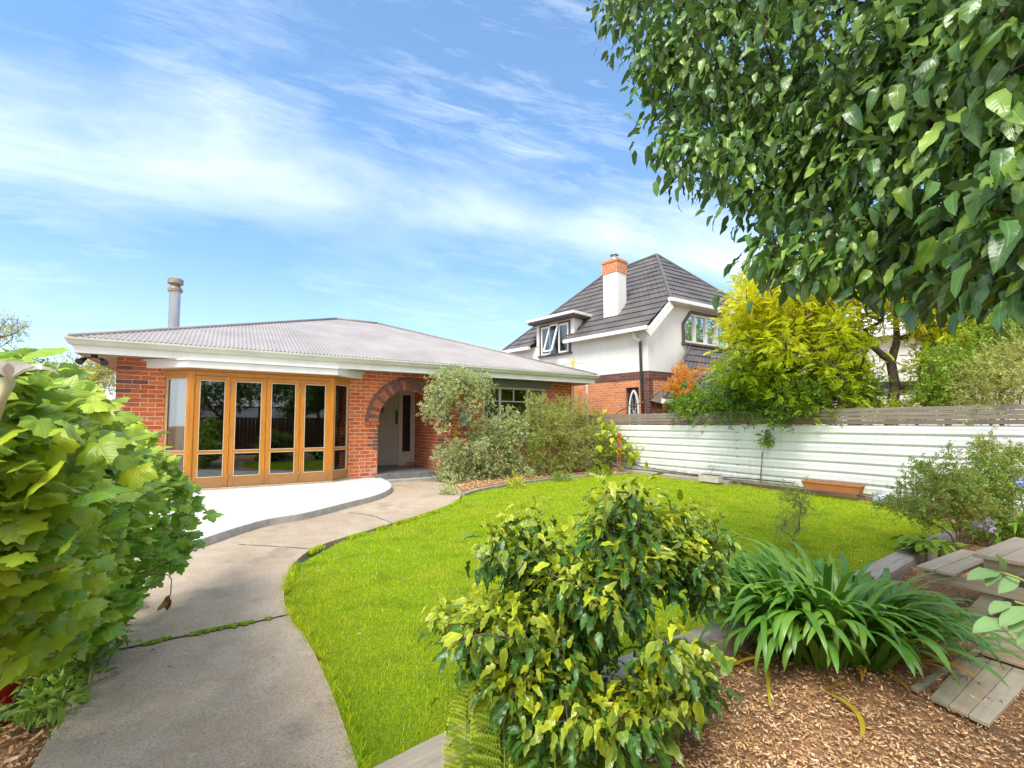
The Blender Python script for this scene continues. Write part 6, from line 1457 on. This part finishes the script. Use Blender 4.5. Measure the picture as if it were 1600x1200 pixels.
for x_ in (8.5,): b = MB(); wbox(b, x_, x_+1.3, -.03, .02, 3., 4.2); wf_ = b.build('window', m_whiten, WHE); b = MB(); wbox(b, x_+.08, x_+1.22, -.04, -.032, 3.08, 4.12); b.build('pane', m_dark, wf_)
c = P(1400, 640, 13.)*[1, 1, 0]; e = empty('carport', tuple(c), 0, 'dark flat carport roof behind the robinia trunk', 'carport'); l0, l1 = P(1325, 604, 13.)-c, P(1490, 606, 12.4)-c; b = MB(); z_ = l0[2]
b.hexa([np.array([p[0], p[1], z]) for z in (z_-.13, z_+.12) for p in (l0, l1, l1+[.9, 3, 0], l0+[.9, 3, 0])]); b.build('roof', m_black, e)
b = MB()
for p in (l0+[.1, .1, 0], l1+[-.1, .1, 0], l1+[.8, 2.9, 0], l0+[.9, 2.9, 0]): b.box(p[0]-.05, p[0]+.05, p[1]-.05, p[1]+.05, 0, z_-.131)
b.build('post', m_brown, e)
# --- left background
T = blobs([(165, 585, 34, 20, 40), (150, 560, 20, 12, 12), (110, 590, 40, 20, 20)], Y=13.5, dj=.5); plant('background_shrub', 'straw green hedge seen under the left eaves of the brick house', 'shrub', (T[:, 0].mean(), 13.5, 0), T, TSf, lf_oli, m_twig, K=14, size=.26, spread=.4, tint=.5, step=.4, tip_r=.006)
T = blobs([(10, 515, 26, 18, 24), (28, 508, 12, 14, 8), (-40, 520, 50, 40, 30)], Y=15., dj=.5); plant('background_tree', 'small sparse tree top against the sky at the far left edge', 'tree', (T[:, 0].mean(), 15, 0), T, TSf, lf_oli, m_bark, K=7, size=.22, spread=.28, tint=.25, step=.4, tip_r=.006, trunk_name='trunk', crown_name='crown')
T = blobs([(-60, 580, 120, 30, 40), (60, 590, 60, 20, 24)], Y=15.5, dj=.6); plant('background_hedge', 'green hedge behind the vine at the far left', 'hedge', (T[:, 0].mean(), 15.5, 0), T, TS, lf_grn, m_bark, K=12, size=.3, spread=.45, tint=.4, step=.5, tip_r=.006)
# weathered slatted gate between vine and house
gp_ = H(.02, -.75); t = empty('slatted_gate', tuple(gp_), AH, 'small brown slatted timber gate by the left corner of the brick house', 'gate'); b = MB()
for i in range(9): b.box(-1.0+i*.135, -1.0+i*.135+.09, -.02, .0, .1, 1.62)
b.build('slat', woodmat('brown_gate_timber', (.22, .11, .06), (.13, .065, .035), 2, .8), t); b = MB(); b.box(-1.05, .22, -.05, .03, 1.63, 1.67); b.box(-1.0, .2, 0.002, .04, .4, .5); b.build('rail', m_fwood, t)
# --- street side behind the camera (seen only in the window reflections): timber fence with lattice top and trees
t = empty('lattice_fence', H(-2, -13.2), AH, 'brown timber fence with lattice top on the street side', 'fence'); b = MB(); x = 0
while x < 15: b.box(x, x+.145, 0, .02, .05, 1.65); x += .15
mg = woodmat('brown_fence_boards', (.17, .085, .045), (.10, .05, .03), 2, .8); b.build('boards', mg, t); b = MB()
for i in range(-4, 150):
    for s in (1, -1):
        x0_ = i*.11; b.bar((x0_ if s > 0 else x0_+.45, .01+s*.004, 1.68), (x0_+.45 if s > 0 else x0_, .01+s*.004, 2.13), .03, .006, up=(0, 1, 0))
b.build('lattice', mg, t); b = MB(); b.box(0, 15, -.03, .04, 2.13, 2.18); b.box(0, 15, -.03, .04, 1.65, 1.68)
for i in range(7): b.box(i*2.45, i*2.45+.1, -.07, -.002, 0, 2.2)
b.build('post', mg, t)
for u_, w_, h_, lb in ((1, -23, 5., 'tall dark street tree reflected in the left bay doors'), (5.5, -24, 5.5, 'broad dark street tree reflected in the middle bay doors'), (10, -22, 5., 'tall dark street tree reflected in the right bay doors')):
    c = H(u_, w_); T = ell(80, c+[0, 0, h_*.75], (2.6, 2.2, h_*.35)); plant('street_tree', lb, 'tree', tuple(c), T, TS, lf_grn, m_bark, K=12, size=.5, spread=.7, tint=.1, step=.6, tip_r=.01, trunk_name='trunk', crown_name='crown')

# ------------------------------------------------------------------ sky, sun, camera
SUN = Vector((-.30, -.62, .95)).normalized()
el_ = math.asin(SUN.z); az_ = math.atan2(SUN.x, SUN.y)
Wd = bpy.data.worlds.new('World'); bpy.context.scene.world = Wd; Wd.use_nodes = True; nt = Wd.node_tree; nt.nodes.clear()
w = N.__new__(N); w.t = nt; w.m = None
out = w.n('ShaderNodeOutputWorld'); bg = w.n('ShaderNodeBackground'); sk = w.n('ShaderNodeTexSky', sky_type='NISHITA'); sk.sun_disc = False; sk.sun_elevation = el_; sk.sun_rotation = az_
sk.air_density = 1.0; sk.dust_density = .35; sk.ozone_density = 2.0; sk.altitude = 0
D = w.co('Generated')
p1, p2 = ray(0, 150), ray(1080, 385); p1 = p1/np.linalg.norm(p1); p2 = p2/np.linalg.norm(p2); bn = np.cross(p1, p2); bn /= np.linalg.norm(bn); be = (p2-p1)/np.linalg.norm(p2-p1); bu = np.cross(bn, be)
def dot(vec, c):
    x = w.n('ShaderNodeVectorMath', operation='DOT_PRODUCT'); w.l(vec, x.inputs[0]); x.inputs[1].default_value = tuple(c); return x.outputs['Value']
a_d, a_e, a_u = dot(D, bn), dot(D, be), dot(D, bu)
zc = w.sep(D)[2]
cv = w.comb(w.math('MULTIPLY', a_e, 1.), w.math('MULTIPLY', a_d, 2.6), w.math('MULTIPLY', a_u, 1.))
n1 = w.noise(cv, 2.4, 8, .58, .25); n2 = w.noise(w.mapping(cv, loc=(3, 1, 2)), 1.5, 5, .5, .1); n3 = w.noise(w.mapping(cv, scale=(1, 2.2, 1), loc=(1, 5, 2)), 7., 8, .7, .6)
wob = w.math('ADD', a_d, w.math('MULTIPLY', w.math('SUBTRACT', n2, .5), .16))
# the broad bright streak is widest at the left
wid = w.math('ADD', .055, w.math('MULTIPLY', w.math('MAXIMUM', w.math('MULTIPLY', a_e, -1.), 0.), .10))
q = w.math('DIVIDE', wob, wid); band = w.math('POWER', 2.718, w.math('MULTIPLY', w.math('MULTIPLY', q, q), -1.))
band = w.math('MULTIPLY', band, w.ramp(n1, [(.25, .35), (.6, 1.)]))
cir = w.math('MULTIPLY', w.ramp(n1, [(.36, 0.), (1., 1.)]), .36)
cir2 = w.math('MULTIPLY', w.ramp(n3, [(.45, 0.), (.8, 1.)]), .30)
msk = w.math('ADD', w.math('MULTIPLY', band, .46), w.math('ADD', cir, w.math('MULTIPLY', cir2, w.ramp(n2, [(.35, 0.), (.65, 1.)]))), clamp=True)
hz = w.ramp(zc, [(-.02, .34), (.10, .20), (.30, .08), (.6, 0.)])
msk = w.math('MAXIMUM', w.math('MULTIPLY', msk, .9), hz)
# whiter cloud low over the right
rt = dot(D, unit(np.array([ray(1500, 560)]))[0]); msk = w.math('MAXIMUM', msk, w.ramp(rt, [(.965, 0.), (.992, .85)]))
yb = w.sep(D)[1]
msk = w.math('MAXIMUM', msk, w.math('MULTIPLY', w.ramp(w.math('MULTIPLY', yb, -1.), [(.0, 0.), (.35, 1.)]), w.math('ADD', .55, w.math('MULTIPLY', n2, .6)), clamp=True))  # unseen cloud added behind the camera to neutralise the blue skylight
msk = w.math('MAXIMUM', msk, w.ramp(zc, [(.68, 0.), (.9, .75)]))  # likewise overhead, out of frame: added cloud that whitens the ambient light
msk = w.math('MAXIMUM', msk, .08)
skc = w.mix(1., sk.outputs[0], w.mix(w.ramp(zc, [(.0, 0.), (.55, 1.)]), (.58, .63, .76), (.42, .74, .88)), 'MULTIPLY')
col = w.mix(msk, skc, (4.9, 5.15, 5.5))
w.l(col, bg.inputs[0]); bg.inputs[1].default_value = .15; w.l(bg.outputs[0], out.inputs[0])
sl_ = bpy.data.lights.new('sun', 'SUN'); sl_.energy = 2.0; sl_.angle = R(24); sl_.color = (1., .95, .86)
so = bpy.data.objects.new('sun', sl_); C.objects.link(so); so.rotation_euler = (-SUN).to_track_quat('-Z', 'Y').to_euler()
cam = bpy.data.cameras.new('camera'); co2 = bpy.data.objects.new('camera', cam); C.objects.link(co2); co2.location = (0, 0, CH); co2.rotation_euler = (math.pi/2+CTH, 0, 0)
cam.sensor_width = 36; cam.lens = CF/1600*36; cam.shift_y = 22.4/1600; cam.clip_end = 1000; cam.clip_start = .05
cam.dof.use_dof = True; cam.dof.focus_distance = 5.; cam.dof.aperture_fstop = 11
sc = bpy.context.scene; sc.camera = co2; sc.render.resolution_x = 1024; sc.render.resolution_y = 768
sc.view_settings.view_transform = 'Standard'; sc.view_settings.look = 'None'; sc.view_settings.exposure = 1.17; sc.view_settings.gamma = 1
sc.render.engine = 'CYCLES'; sc.cycles.max_bounces = 8; sc.cycles.transparent_max_bounces = 12
